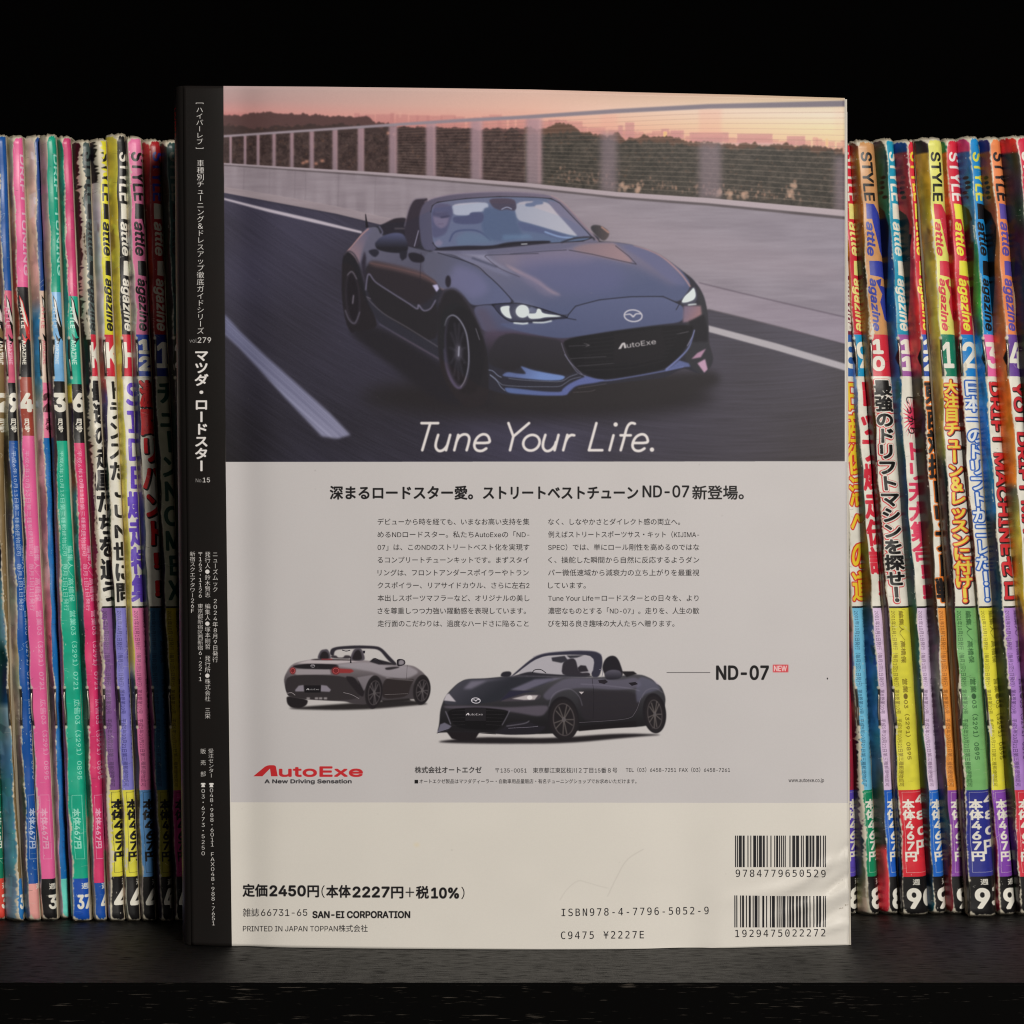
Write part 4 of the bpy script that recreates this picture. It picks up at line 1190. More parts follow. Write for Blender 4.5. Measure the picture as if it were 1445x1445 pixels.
def wood_mat():
    m, N, L, P = nodes('black_ash_wood')
    tc_ = N.new('ShaderNodeTexCoord')
    mp = N.new('ShaderNodeMapping')
    mp.inputs['Scale'].default_value = (9, 330, 520)
    L.new(tc_.outputs['Object'], mp.inputs['Vector'])
    g = N.new('ShaderNodeTexNoise')
    g.inputs['Scale'].default_value = 2.2
    g.inputs['Detail'].default_value = 9
    g.inputs['Roughness'].default_value = .62
    g.inputs['Distortion'].default_value = .25
    L.new(mp.outputs[0], g.inputs['Vector'])
    cr = N.new('ShaderNodeValToRGB')
    E0, E1 = cr.color_ramp.elements
    E0.position, E0.color = .42, (.0004, .0004, .0003, 1)
    E1.position, E1.color = .70, (.0030, .0027, .0024, 1)
    L.new(g.outputs['Fac'], cr.inputs['Fac'])
    # pale pores: short dashes along the grain
    mp2 = N.new('ShaderNodeMapping')
    mp2.inputs['Scale'].default_value = (170, 1700, 2300)
    L.new(tc_.outputs['Object'], mp2.inputs['Vector'])
    g2 = N.new('ShaderNodeTexNoise')
    g2.inputs['Scale'].default_value = 1.0
    g2.inputs['Detail'].default_value = 3
    L.new(mp2.outputs[0], g2.inputs['Vector'])
    c2 = N.new('ShaderNodeValToRGB')
    c2.color_ramp.elements[0].position = .66
    c2.color_ramp.elements[1].position = .77
    L.new(g2.outputs['Fac'], c2.inputs['Fac'])
    mx = N.new('ShaderNodeMixRGB')
    mx.inputs['Color2'].default_value = (.05, .042, .034, 1)
    L.new(c2.outputs['Color'], mx.inputs['Fac'])
    L.new(cr.outputs['Color'], mx.inputs['Color1'])
    L.new(mx.outputs['Color'], P.inputs['Base Color'])
    b = N.new('ShaderNodeBump')
    b.inputs['Strength'].default_value = .6
    b.inputs['Distance'].default_value = .0004
    L.new(g.outputs['Fac'], b.inputs['Height'])
    L.new(b.outputs['Normal'], P.inputs['Normal'])
    P.inputs['Roughness'].default_value = .5
    # open pores: matt, so they stay dark where the lacquer shines
    mp3 = N.new('ShaderNodeMapping')
    mp3.inputs['Scale'].default_value = (150, 1500, 1500)
    L.new(tc_.outputs['Object'], mp3.inputs['Vector'])
    g3 = N.new('ShaderNodeTexNoise')
    g3.inputs['Scale'].default_value = 1.0
    g3.inputs['Detail'].default_value = 2
    L.new(mp3.outputs[0], g3.inputs['Vector'])
    r3 = N.new('ShaderNodeMapRange')
    r3.inputs['From Min'].default_value = .52
    r3.inputs['From Max'].default_value = .64
    r3.inputs['To Min'].default_value = .27
    r3.inputs['To Max'].default_value = .1
    L.new(g3.outputs['Fac'], r3.inputs['Value'])
    L.new(r3.outputs['Result'], P.inputs['Specular IOR Level'])
    r4 = N.new('ShaderNodeMapRange')
    r4.inputs['From Min'].default_value = .52
    r4.inputs['From Max'].default_value = .64
    r4.inputs['To Min'].default_value = .5
    r4.inputs['To Max'].default_value = .75
    L.new(g3.outputs['Fac'], r4.inputs['Value'])
    L.new(r4.outputs['Result'], P.inputs['Roughness'])
    return m


def plain(name, col, rough=.5, metal=0, spec=.5):
    m, N, L, P = nodes(name)
    P.inputs['Base Color'].default_value = (*col, 1)
    P.inputs['Metallic'].default_value = metal
    noise_bump(N, L, P, 900, .15, .0001)
    P.inputs['Roughness'].default_value = rough
    P.inputs['Specular IOR Level'].default_value = spec
    return m


# ------------------------------------------------------------------ mesh helpers
def mesh_obj(name, verts, faces, mat, parent=None, uvs=None, smooth=False):
    me = bpy.data.meshes.new(name)
    me.from_pydata([tuple(v) for v in verts], [], [tuple(f) for f in faces])
    if uvs is not None:
        ul = me.uv_layers.new(name='UVMap')
        li = np.empty(len(me.loops), np.int32)
        me.loops.foreach_get('vertex_index', li)
        ul.data.foreach_set('uv', np.asarray(uvs, np.float32)[li].ravel())
    if smooth:
        me.polygons.foreach_set('use_smooth', [True] * len(me.polygons))
    me.materials.append(mat)
    me.update()
    o = bpy.data.objects.new(name, me)
    COL.objects.link(o)
    if parent:
        o.parent = parent
        o.matrix_parent_inverse = parent.matrix_basis.inverted()
    return o


def grid_faces(nr, nc, flip=False):
    f = []
    for i in range(nr - 1):
        for j in range(nc - 1):
            a = i * nc + j
            q = (a, a + 1, a + nc + 1, a + nc)
            f.append(q[::-1] if flip else q)
    return f


def empty(name, loc, label, cat, group=None):
    o = bpy.data.objects.new(name, None)
    o.empty_display_size = .02
    COL.objects.link(o)
    o.location = loc
    o['label'] = label
    o['category'] = cat
    if group:
        o['group'] = group
    return o


def w3(px, py, dep):
    """photo pixel + distance behind the standing magazine -> metres"""
    s = (D + dep) / D
    return ((px - 722.5) * K * s, dep, CZ - (py - 722.5) * K * s)


# ------------------------------------------------------------------ shelf
WOOD = wood_mat()


def bevel_box(name, x0, x1, y0, y1, z0, z1, mat, bev=.0008):
    import bmesh
    bm = bmesh.new()
    bmesh.ops.create_cube(bm, size=1)
    for v in bm.verts:
        v.co = ((x0 + x1) / 2 + v.co.x * (x1 - x0), (y0 + y1) / 2 + v.co.y * (y1 - y0), (z0 + z1) / 2 + v.co.z * (z1 - z0))
    bmesh.ops.bevel(bm, geom=bm.edges[:], offset=bev, segments=2, affect='EDGES')
    me = bpy.data.meshes.new(name)
    bm.to_mesh(me)
    bm.free()
    me.materials.append(mat)
    o = bpy.data.objects.new(name, me)
    COL.objects.link(o)
    return o


def edge_mat():
    m, N, L, P = nodes('matt_board_edge')
    tc_ = N.new('ShaderNodeTexCoord')
    mp = N.new('ShaderNodeMapping')
    mp.inputs['Scale'].default_value = (120, 1500, 1900)
    mp.inputs['Rotation'].default_value = (0, .02, 0)
    L.new(tc_.outputs['Object'], mp.inputs['Vector'])
    n = N.new('ShaderNodeTexNoise')
    n.inputs['Scale'].default_value = 1.0
    n.inputs['Detail'].default_value = 3
    L.new(mp.outputs[0], n.inputs['Vector'])
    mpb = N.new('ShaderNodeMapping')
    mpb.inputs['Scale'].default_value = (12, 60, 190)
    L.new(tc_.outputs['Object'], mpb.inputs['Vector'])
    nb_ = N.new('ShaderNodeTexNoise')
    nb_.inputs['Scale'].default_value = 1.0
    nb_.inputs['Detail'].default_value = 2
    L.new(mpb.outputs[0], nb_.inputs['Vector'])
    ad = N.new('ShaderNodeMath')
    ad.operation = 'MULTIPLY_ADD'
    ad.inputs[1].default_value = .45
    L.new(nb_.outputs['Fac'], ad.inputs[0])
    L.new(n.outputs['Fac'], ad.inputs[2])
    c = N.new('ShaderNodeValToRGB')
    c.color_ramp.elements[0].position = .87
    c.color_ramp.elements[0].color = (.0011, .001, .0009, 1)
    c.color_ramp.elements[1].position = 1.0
    c.color_ramp.elements[1].color = (.07, .06, .05, 1)  # pale dashes are glints of raised grain, put into the colour
    L.new(ad.outputs[0], c.inputs['Fac'])
    L.new(c.outputs['Color'], P.inputs['Base Color'])
    P.inputs['Roughness'].default_value = .7
    P.inputs['Specular IOR Level'].default_value = .05
    return m


sh = bevel_box('shelf', -.60, .60, -.0640, .40, -.034, 0, WOOD)
sh['kind'] = 'structure'
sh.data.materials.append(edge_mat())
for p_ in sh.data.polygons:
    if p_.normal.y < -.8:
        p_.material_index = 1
sh['label'] = 'black wood grain shelf board under the magazines'
bw = bevel_box('back_wall', -.60, .60, .402, .41, -.034, .75, plain('black_panel', (.0008, .0007, .0007), .9, spec=.02))
bw['kind'] = 'structure'

# ------------------------------------------------------------------ the standing magazine
cover_cv = paint_cover()
COVER_IMG = cover_cv.image('cover_print')
COVER = print_mat('glossy_cover_print', COVER_IMG, rough=.38, spec=.11, bump=.05, scale=500, rvar=.06)

hero = empty('standing_magazine', (0, 0, 0), 'large magazine standing upright in front, back cover with a grey roadster advert and barcodes', 'magazine')
XL = [(121, 246.5), (400, 248.5), (720, 252), (1000, 255), (1335, 258.5)]
XR = [(137, 1191.5), (400, 1192.8), (700, 1194.5), (1133, 1196.3), (1337, 1197.5)]
YT = [(246, 121), (316, 121.5), (450, 122.5), (620, 124.5), (750, 126.5), (900, 130.5), (1050, 134), (1192, 138.5), (1204, 139)]
YB = [(246, 1331), (262, 1333), (327, 1335.5), (450, 1338.5), (600, 1341), (760, 1343.2), (900, 1342.8), (960, 1342), (992, 1341.2), (1004, 1342.2), (1016, 1340.6), (1080, 1338.5), (1150, 1336.8), (1204, 1336.2)]


def ip(tab, x):
    return float(np.interp(x, [a for a, _ in tab], [b for _, b in tab]))


def cover_depth(s, t):
    """s: 0 left .. 1 right, t: 0 top .. 1 bottom"""
    d = .0085 * (2 * (s - .5)) ** 2
    if s < .5:
        d = .0085 * (2 * (.5 - s)) ** 2.2
    d += .0016 * math.exp(-((s - .085) / .03) ** 2)          # gutter line beside the spine
    # slack corner at lower right: soft buckle and fine creases
    r = math.hypot((s - .985) * 1.0, (t - .86) * 1.25)
    d -= .0016 * math.exp(-(r / .09) ** 2)
    d += .0019 * math.exp(-((s - .755) / .05) ** 2) * np.clip((t - .66) / .3, 0, 1)
    d -= .0011 * math.exp(-((s - .805) / .03) ** 2) * np.clip((t - .86) / .13, 0, 1) ** 1.5
    d += .0008 * math.exp(-((s - .93 + .3 * (t - .8)) / .03) ** 2) * math.exp(-((t - .86) / .06) ** 2)
    for (cs, ct, ls, lt, an, am) in ((.965, .905, .045, .006, -.55, -.0006), (.985, .925, .03, .005, -.75, .0006), (.955, .945, .05, .006, -.4, -.00045), (.99, .89, .02, .004, -.9, .0005),
                                     (.975, .96, .035, .005, -.6, .0004), (.90, .93, .05, .008, -.2, -.0003), (.982, .975, .02, .004, -.3, -.0004)):
        u_, v_ = (s - cs) * .72, t - ct
        p, q = u_ * math.cos(an) + v_ * math.sin(an), -u_ * math.sin(an) + v_ * math.cos(an)
        d += 2.5 * am * math.exp(-(p / ls) ** 2 - (q / lt) ** 2)
    d += .0003 * math.sin(s * 9 + t * 5) * t
    return d


NC, NR = 220, 240
vs, uv = [], []
for i in range(NR + 1):
    t = i / NR
    for j in range(NC + 1):
        s = j / NC
        y0 = 138 + (1336 - 138) * t
        xl, xr = ip(XL, y0) + 12, ip(XR, y0) + (.5 * math.sin(y0 * .05) + .6 * math.sin(y0 * .16)) * min(1, max(0, (y0 - 1180) / 60)) + .25 * math.sin(y0 * .012)
        px = xl + (xr - xl) * s
        py = ip(YT, px) + (ip(YB, px) - ip(YT, px)) * t
        x, y, z = w3(px, py, cover_depth(s, t))
        vs.append((x, y, max(z, .0001)))
        uv.append(((px - CX0) / CW, 1 - (py - CY0) / CH))
cov_o = mesh_obj('back_cover', vs, grid_faces(NR + 1, NC + 1), COVER, hero, uv, smooth=True)
sol = cov_o.modifiers.new('thickness', 'SOLIDIFY')
sol.thickness = .0003
sol.offset = -1
# spine: rolls away from the left edge of the cover
vs, uv = [], []
NJ = 10
for i in range(NR + 1):
    t = i / NR
    y0 = 138 + (1336 - 138) * t
    xl = ip(XL, y0) + 12
    py = ip(YT, xl) + (ip(YB, xl) - ip(YT, xl)) * t
    x1, y1, z1 = w3(xl, py, cover_depth(0, t))
    for j in range(NJ + 1):
        a = j / NJ
        wx = x1 - .0043 * (1 - (1 - a) ** 2.2)
        wy = y1 + .0115 * (a ** 1.5)
        vs.append((wx, wy, max(z1, .0001)))
        uv.append(((xl - 12 * a - CX0) / CW, 1 - (py - CY0) / CH))
mesh_obj('spine', vs, grid_faces(NR + 1, NJ + 1, True), COVER, hero, uv, smooth=True)
# page block behind the cover
PAGE = paper_mat('page_edge_paper', (.74, .70, .64), 2200)
vs, fs = [], []
TB = 60
for i in range(TB + 1):
    t = i / TB
    y0 = 138 + (1336 - 138) * t
    pxr = ip([(138, 1195.2), (400, 1196.5), (1133, 1199.0), (1337, 1201.0)], y0)
    dR = cover_depth(1, t) if t < .8 else cover_depth(1, .8)
    px0 = ip(XL, y0) + 14
    ytop, ybot = ip(YT, pxr), 1337.4
    pyr = ytop + 1.5 + (ybot - ytop - 1.5) * t
    pyl = 124 + (1331 - 124) * t
    xa, ya, za = w3(px0, pyl, cover_depth(0, t) + .0012)
    xm, ym, zm = w3(722, 128 + (1339 - 128) * t, .0022)
    xb, yb, zb = w3(pxr, pyr, dR + .0009)
    vs += [(xa, ya + .001, max(za, .0004)), (xm, ym + .001, max(zm, .0004)), (xb, yb, max(zb, .0002)), (xb + .0002, yb + .0085, max(zb, .0002)), (xm, ym + .012, max(zm, .0004)), (xa, ya + .0115, max(za, .0004))]
for i in range(TB):
    for j in range(6):
        a, b = i * 6 + j, i * 6 + (j + 1) % 6
        fs.append((b, a, a + 6, b + 6))
fs.append((0, 1, 2, 3, 4, 5))
fs.append(tuple(TB * 6 + k for k in (5, 4, 3, 2, 1, 0)))
mesh_obj('page_block', vs, fs, PAGE, hero)
# front cover on the far side
vs = []
for i in range(2):
    for j in range(2):
        x, y, z = w3((300, 1196)[j], ((150, 158)[j], 1334)[i], .0225)
        vs.append((x, y, max(z, .0003)))
fc = mesh_obj('front_cover', vs, [(0, 1, 3, 2)], plain('dark_cover_card', (.02, .018, .017), .4), hero)
fc.modifiers.new('thickness', 'SOLIDIFY').thickness = .0003

# ------------------------------------------------------------------ the rows of old magazines
STYLE_LAB = 'STYLE'


def wear_line(cv, xf, y0, y1, w, col, rng, alpha=1, rough=1.0):
    """ragged pale line where print has rubbed off a fold; xf(y) -> x, w(y) -> width"""
    ys = np.arange(y0, y1, .8)
    n = len(ys)
    a = np.interp(ys, ys[::3], rng.normal(0, 1, len(ys[::3])))
    b = np.interp(ys, ys[::3], rng.normal(0, 1, len(ys[::3])))
    g = np.interp(ys, ys[::24], rng.random(len(ys[::24])))
    g2 = .35 + 1.2 * g
    W = np.array([w(y) for y in ys]) * g2
    L = [(xf(y) - W[i] * (.5 + .3 * rough * a[i]), y) for i, y in enumerate(ys)]
    R = [(xf(y) + W[i] * (.5 + .3 * rough * b[i]), y) for i, y in enumerate(ys)]
    cv.fill(L + R[::-1], col, alpha=alpha, blur=.25)


def paint_spine(mg, yt, yb, wl, ws):
    """cv px: x 0..wl = folded-back side, wl..wl+ws = printed strip; y = photo rows"""
    rng = np.random.default_rng(mg['seed'])
    Wd = wl + ws
    cv = Canvas(0, yt - 2, Wd, yb - yt + 4, 3, (30, 28, 28))
    xc = wl
    # back cover side: pictures
    st = mg['side']
    cv.rect(-2, yt - 4, xc, yb + 4, vstops(st))
    n = vnoise(cv.H, cv.W, 30, 12, rng) * .5 + vnoise(cv.H, cv.W, 90, 20, rng) * .5 - .5
    mk = np.zeros((cv.H, cv.W), np.float32)
    mk[:, :int(xc * 3)] = 1
    clipL = mk
    cv.a *= (1 + mg.get('mot', .5) * n * mk)[..., None]
    cn = np.stack([vnoise(cv.H, cv.W, 110, 30, rng) for _ in range(3)], -1) - .5
    cv.a += cn * mg.get('cmot', .12) * mk[..., None]
    for y in mg.get('notch', []):
        cv.fill([(xc + 1, y - 16), (xc - 3, y - 8), (xc - 6, y), (xc - 3, y + 8), (xc + 1, y + 14)], (10, 9, 9), blur=.4)
        r_ = rng.uniform(-8, 8)
        cv.fill([(-2, 288 + r_), (xc * .55, 300 + r_), (xc - 2, 320 + r_), (xc - 5, 350), (xc - 9, 400 + r_), (-2, 470)], (14, 12, 12), blur=.5)
        for k in range(5):
            cv.ell(xc * .45 + rng.normal(0, 1.5), 250 + k * 7, 3.2, 2.4, (14, 11, 10), blur=.4, alpha=.9)
    # printed scenes: hard-edged shapes and fine strokes
    for _ in range(mg.get('nshape', 34)):
        y = rng.uniform(yt + 20, yb - 10)
        h_ = rng.uniform(4, 34)
        x = rng.uniform(-2, xc)
        c0 = np.array([f for f in vstops(st)(np.array([[x]]), np.array([[y]]))[0, 0]])
        c1 = np.clip(c0 * rng.uniform(.45, 1.5) + rng.normal(0, 9, 3), 6, 225)
        sk = rng.normal(0, 4)
        cv.fill([(x, y), (x + rng.uniform(2, 10), y + sk), (x + rng.uniform(2, 10), y + h_), (x + rng.normal(0, 1), y + h_ - sk)], tuple(c1), alpha=rng.uniform(.25, .75), blur=rng.uniform(.2, 1.0), clip=clipL)
    # printed strip bands
    for (y0, y1, c) in mg['bands']:
        cv.rect(xc, y0, Wd + 2, y1, c)
    strip = cv.mask([(xc, yt - 4), (Wd + 3, yt - 4), (Wd + 3, yb + 4), (xc, yb + 4)])
    mg['draw'](cv, xc, Wd, strip, rng)
    # wear
    B = mg.get('bare', (196, 184, 160))
    w0 = mg.get('wear', 1.2)
    ph = rng.random(3) * 6
    wear_line(cv, lambda y: xc + .4 * math.sin(y * .03 + ph[0]), yt, yb, lambda y: w0 * .8 * (.7 + .5 * math.sin(y * .017 + ph[1])), B, rng, rough=1.1)
    for _ in range(int(4 * w0)):
        y, l_ = rng.uniform(yt + 8, yb - 30), rng.uniform(8, 46)
        wear_line(cv, lambda q, o_=rng.normal(0, 1.2): xc + o_, y, y + l_, lambda q: rng.uniform(.6, 1.9), B, rng, rough=1.1)
    for q in mg.get('tears', []):
        (y0, y1, dx, w) = q
        wear_line(cv, lambda y: xc + dx + .8 * math.sin(y * .11 + ph[2]), y0, y1, lambda y: w * math.sin(math.pi * min(max((y - y0) / (y1 - y0), .04), .96)) ** .5, B, rng, rough=.8)
    # top and foot rubbed to bare paper
    for (ye, sg) in ((yt, 1), (yb, -1)):
        xs = np.arange(-1, Wd + 2, .7)
        h = np.abs(rng.normal(0, 1, len(xs))) * 2.0 + (3.2 if sg == 1 else 2.4)
        h += 6 * np.exp(-((xs - xc) / 3.0) ** 2)
        k = np.convolve(h, [.25, .5, .25], 'same')
        cv.fill([(x, ye + sg * q) for x, q in zip(xs, k)] + [(Wd + 2, ye - sg * 6), (-2, ye - sg * 6)], B, blur=.35)
        cv.fill([(x, ye + sg * q * .55) for x, q in zip(xs, k)] + [(Wd + 2, ye - sg * 6), (-2, ye - sg * 6)], (168, 152, 126), blur=.5, alpha=.6)
    # scratches and specks
    for _ in range(int(26 * w0) + 14):
        x, y = xc + rng.normal(0, 4), rng.uniform(yt, yb)
        cv.ell(x, y, rng.uniform(.2, .6), rng.uniform(.3, 1.5), (212, 204, 186), alpha=.7, blur=.1)
    for _ in range(40):
        x, y = rng.uniform(1, Wd), rng.uniform(yt + 6, yb - 6)
        cv.line([(x - rng.uniform(1, 5), y + rng.normal(0, .6)), (x, y), (x + rng.uniform(1, 5), y + rng.normal(0, .8))], .3, (206, 198, 182) if rng.random() < .5 else (40, 36, 34), alpha=rng.uniform(.2, .6))
    for _ in range(9):
        x, y = rng.uniform(xc, Wd), rng.uniform(yt + 20, yb - 20)
        cv.line([(x, y), (x + rng.normal(0, 3), y + rng.normal(0, 3)), (x + rng.normal(0, 4), y + rng.uniform(2, 8))], .35, (216, 208, 192), alpha=.6)
    for sy in (mg.get('st1', 505), mg.get('st2', 998)):
        cv.fill([(xc - 1.2, sy - 28), (xc + 1.9, sy - 26), (xc + 1.6, sy + 26), (xc - 1.3, sy + 28)], (26, 21, 17), blur=.3, alpha=.9)
        cv.ell(xc, sy - 28, 2.2, 2.4, B, blur=.4, alpha=.9)
        cv.ell(xc, sy + 28, 2.0, 2.4, B, blur=.4, alpha=.9)
    cv.noise(.07, 6, 6)
    gr = cv.a.mean(-1, keepdims=True)
    cv.a += (gr - cv.a) * (.10 if mg['row'] == 'R' else .04)
    cv.a *= .95
    return cv.image('spine_print')


# --- strip designs
KB_ = (24, 22, 22)
WH = (222, 214, 196)


def draw_new(style_c, b_c, base, month, month_c, title, tcol, outl, tsize=22, price_c=(210, 200, 180), num='', date='2001年10月1日発行（毎月1回1日発行）第8巻第10号　平成5年10月21日第三種郵便物認可',
             small=(70, 60, 60), tbold=1.0, rot_title=None, burst=False):
    def d(cv, xc, Wd, strip, rng):
        cx = xc + 13.5
        text(cv, 'STYLE', xc + 4.2, 215, 26, style_c, rot=90, bold=1.0, width=68, clip=strip)
        # big initial shapes of the masthead
        cv.fill([(xc + 5, 287), (xc + 20, 288), (xc + 27, 300), (xc + 31, 330), (xc + 31, 368), (xc + 25, 354), (xc + 19, 327), (xc + 15, 309), (xc + 5, 309)], b_c, clip=strip)
        cv.fill([(xc + 7, 368), (xc + 31, 368), (xc + 31, 394), (xc + 25, 391), (xc + 6, 388)], b_c, clip=strip)
        cv.fill([(xc + 15, 396), (xc + 24, 393), (xc + 22, 403), (xc + 31, 404), (xc + 31, 455), (xc + 25, 450), (xc + 20, 426), (xc + 24, 415)], b_c, clip=strip)
        text(cv, 'attle', xc + 4.5, 313, 19, b_c, rot=90, bold=.9, shear=.25, width=46, clip=strip, outl=((.9, base, 0, 0),))
        text(cv, 'agazine', xc + 5, 393, 18, b_c, rot=90, bold=.9, shear=.25, width=72, clip=strip, outl=((.9, base, 0, 0),))
        # issue month
        if len(month) == 1:
            text(cv, month, xc + 3, 518, 50, WH, bold=1.6, width=18, clip=strip)
        else:
            vtext(cv, month, xc + 11, 477, 26, WH, pitch=24, bold=1.9, clip=strip, sx=1.1)
        # cover line
        n = len(title)
        if rot_title:
            text(cv, title, xc + 4, 540, tsize, tcol, rot=90, bold=tbold, width=rot_title, clip=strip, outl=outl)
        else:
            p = (850 - 536) / n
            if burst:
                for k in range(26):
                    a_ = k * 2 * math.pi / 26
                    cv.fill([(cx + 5 * math.cos(a_ - .12), 590 + 14 * math.sin(a_ - .12)), (cx + 15 * math.cos(a_), 590 + 32 * math.sin(a_)), (cx + 5 * math.cos(a_ + .12), 590 + 14 * math.sin(a_ + .12))], tcol, clip=strip)
                    cv.ell(cx, 590, 5, 15, tcol, clip=strip)
                text(cv, 'しっかり', xc + 7, 560, 10, KB_, rot=90, bold=.4, width=52, clip=strip)
                p = (850 - 622) / n
                vtext(cv, title, cx, 622, tsize, tcol, pitch=p, bold=tbold, outl=outl, clip=strip)
            else:
                vtext(cv, title, cx, 536, tsize * 1.1, tcol, pitch=p, bold=tbold, outl=outl, clip=strip)
        cv.rect(xc, 855.5, Wd + 2, 858, KB_, clip=strip)
        text(cv, date, xc + 2.5, 862, 7.2, small, rot=90, width=248, bold=.15, clip=strip)
        text(cv, '編集人／高橋保　　営業●03（3291）0895', xc + 14, 862, 7.2, small, rot=90, width=210, bold=.3, clip=strip)
        cv.line([(xc + 4.5, 1118), (xc + 4.5, 1231), (Wd + 4, 1231)], .5, price_c, alpha=.7, clip=strip, sm=False)
        cv.line([(xc + 4.5, 1118), (Wd + 4, 1118)], .5, price_c, alpha=.7, clip=strip, sm=False)
        vtext(cv, '本体467円', xc + 11.5, 1128, 16, price_c, pitch=14.6, bold=.9, clip=strip)
        vtext(cv, '480円', xc + 26, 1118, 16, price_c, pitch=22, bold=.9, clip=strip)
        text(cv, '週', xc + 12, 1248, 9, WH, bold=.4, clip=strip)
        text(cv, num, xc + 3.5, 1281, 38, WH, bold=1.8, sx=.85, clip=strip)
    return d


def draw_old(sc, bc, month, mcol, num, small, top='BATTLE MAGAZINE', mark=(20, 20, 20), fillm=(220, 212, 200), topc=None):
    def d(cv, xc, Wd, strip, rng):
        if topc:
            text(cv, 'DRIFT TUNING', xc + 12.5, 218, 11, topc, rot=90, bold=.6, width=170, clip=strip)
        # winged V mark
        m = [(xc + 3, 416), (xc + 9, 425), (xc + 11, 436), (xc + 18, 462), (xc + 22, 470), (xc + 22, 486), (xc + 12, 474), (xc + 6, 448)]
        cv.fill(m, mark, clip=strip)
        cv.fill([(xc + 4.5, 420), (xc + 8, 427), (xc + 10, 440), (xc + 15, 462), (xc + 9, 452), (xc + 6, 440)], fillm, clip=strip)
        cv.fill([(xc + 4, 470), (xc + 10, 478), (xc + 15, 476), (xc + 8, 488)], mark, clip=strip)
        text(cv, 'ATTLE', xc + 2.5, 433, 9, bc, rot=90, bold=.5, width=30, clip=strip)
        text(cv, 'AGAZINE', xc + 3.5, 480, 9, bc, rot=90, bold=.5, width=34, clip=strip)
        vtext(cv, month, xc + 9, 546, 34, mcol, pitch=44, bold=2.2, clip=strip, sx=.9)
        vtext(cv, '月号', xc + 8, 590, 10, mcol, pitch=10, bold=.5, clip=strip)
        text(cv, '平成6年10月13日第三種郵便物認可　毎月1回1日発行', xc + 4, 636, 7, small, rot=90, width=226, bold=.15, clip=strip)
        text(cv, '編集人／高橋保　営業03（3291）0721　広告03（3291）0895', xc + 11, 770, 7, small, rot=90, width=330, bold=.25, clip=strip)
        cv.line([(xc + 4, 1122), (xc + 4, 1212), (xc + 15, 1212), (xc + 15, 1122), (xc + 4, 1122)], .6, small, alpha=.8, clip=strip, sm=False)
        text(cv, '本体467円', xc + 5, 1141, 9, small, rot=90, width=56, bold=.5, clip=strip)
        text(cv, '週', xc + 10, 1254, 9, WH, bold=.4, clip=strip)
        text(cv, num, xc + (8 if len(num) < 2 else 4.5), 1282, 27, WH, bold=1.1, sx=.75 if len(num) < 2 else .52, clip=strip)
    return d


def nb(top, mon, band, price, extra=None, tb=(214, 206, 188)):
    return [(180, 472, top), (472, 531, mon), (531, 857, tb), (857, 1115, band), (1115, 1237, price), (1237, 1310, (22, 20, 20))]


def ob(main, logo, mon, foot, lo=None):
    return [(180, 410, main), (410, 540, logo), (540, 622, mon), (622, 1240, main), (1240, 1310, foot)]


MAGS = []


def mag(side_, label, xs, yt, yb, **k):
    k.update(label=label, xs=xs, yt=yt, yb=yb, row=side_, seed=len(MAGS) + 20)
    MAGS.append(k)


YS = [205, 500, 650, 900, 1290]
CRM = (196, 184, 162)
RED, YEL, PNK, CYN, BLU = (196, 36, 54), (212, 200, 62), (222, 112, 158), (20, 138, 184), (24, 92, 176)
o1 = ((2.0, (214, 206, 190), 0, 0),)
# left row, from the frame edge to the standing magazine
mag('L', 'leftmost magazine of the left row, only its green and red spine foot in view', [(-75, -48, -36), (-52, -36, -22), (-42, -28, -14), (-30, -20, -6), (-10, -4, 7)], 190, 1299,
    side=[(190, (60, 50, 44)), (1300, (50, 44, 40))], bands=ob((20, 110, 80), (60, 60, 60), (30, 28, 28), (204, 62, 48)), draw=draw_old(0, WH, '1', WH, '3', WH))
mag('L', 'worn magazine with a pale blue photo side, second from the left edge', [(-36, -22, -14), (-22, -12, 9), (-14, -8, 3), (-6, 9, 13), (9, 27, 34)], 190, 1301,
    side=[(190, (150, 140, 120)), (560, (176, 166, 140)), (640, (70, 60, 52)), (790, (30, 26, 24)), (800, (36, 50, 64)), (850, (120, 160, 178)), (900, (110, 150, 170)), (920, (20, 40, 60)), (990, (30, 60, 84)), (1000, (150, 170, 172)), (1010, (120, 150, 160)), (1100, (60, 110, 140)), (1180, (80, 130, 156)), (1290, (120, 150, 165))],
    bands=[(180, 1240, (120, 96, 60)), (1240, 1310, (40, 110, 170))], draw=draw_old(0, WH, '2', WH, '33', (120, 96, 60)), wear=2.6, mot=.3)
mag('L', 'blue magazine with a white 9 on black, left of the pink one', [(-14, -3, 9), (4, 9.6, 20), (4, 14, 27), (14, 25.6, 39), (36, 42, 56)], 188, 1301,
    side=[(190, (150, 146, 130)), (400, (170, 140, 140)), (520, (160, 120, 120)), (560, (160, 150, 120)), (640, (30, 28, 28)), (700, (90, 74, 70)), (740, (60, 78, 92)), (860, (170, 160, 140)), (1000, (140, 130, 110)), (1120, (60, 60, 64)), (1290, (120, 120, 124))],
    bands=[(180, 410, (20, 76, 144)), (410, 540, (204, 84, 112)), (540, 622, KB_), (622, 1247, (16, 74, 146)), (1247, 1310, (222, 150, 140))], draw=draw_old(0, (226, 150, 170), '9', WH, '', (170, 180, 200), topc=(60, 110, 170)), wear=1.8)
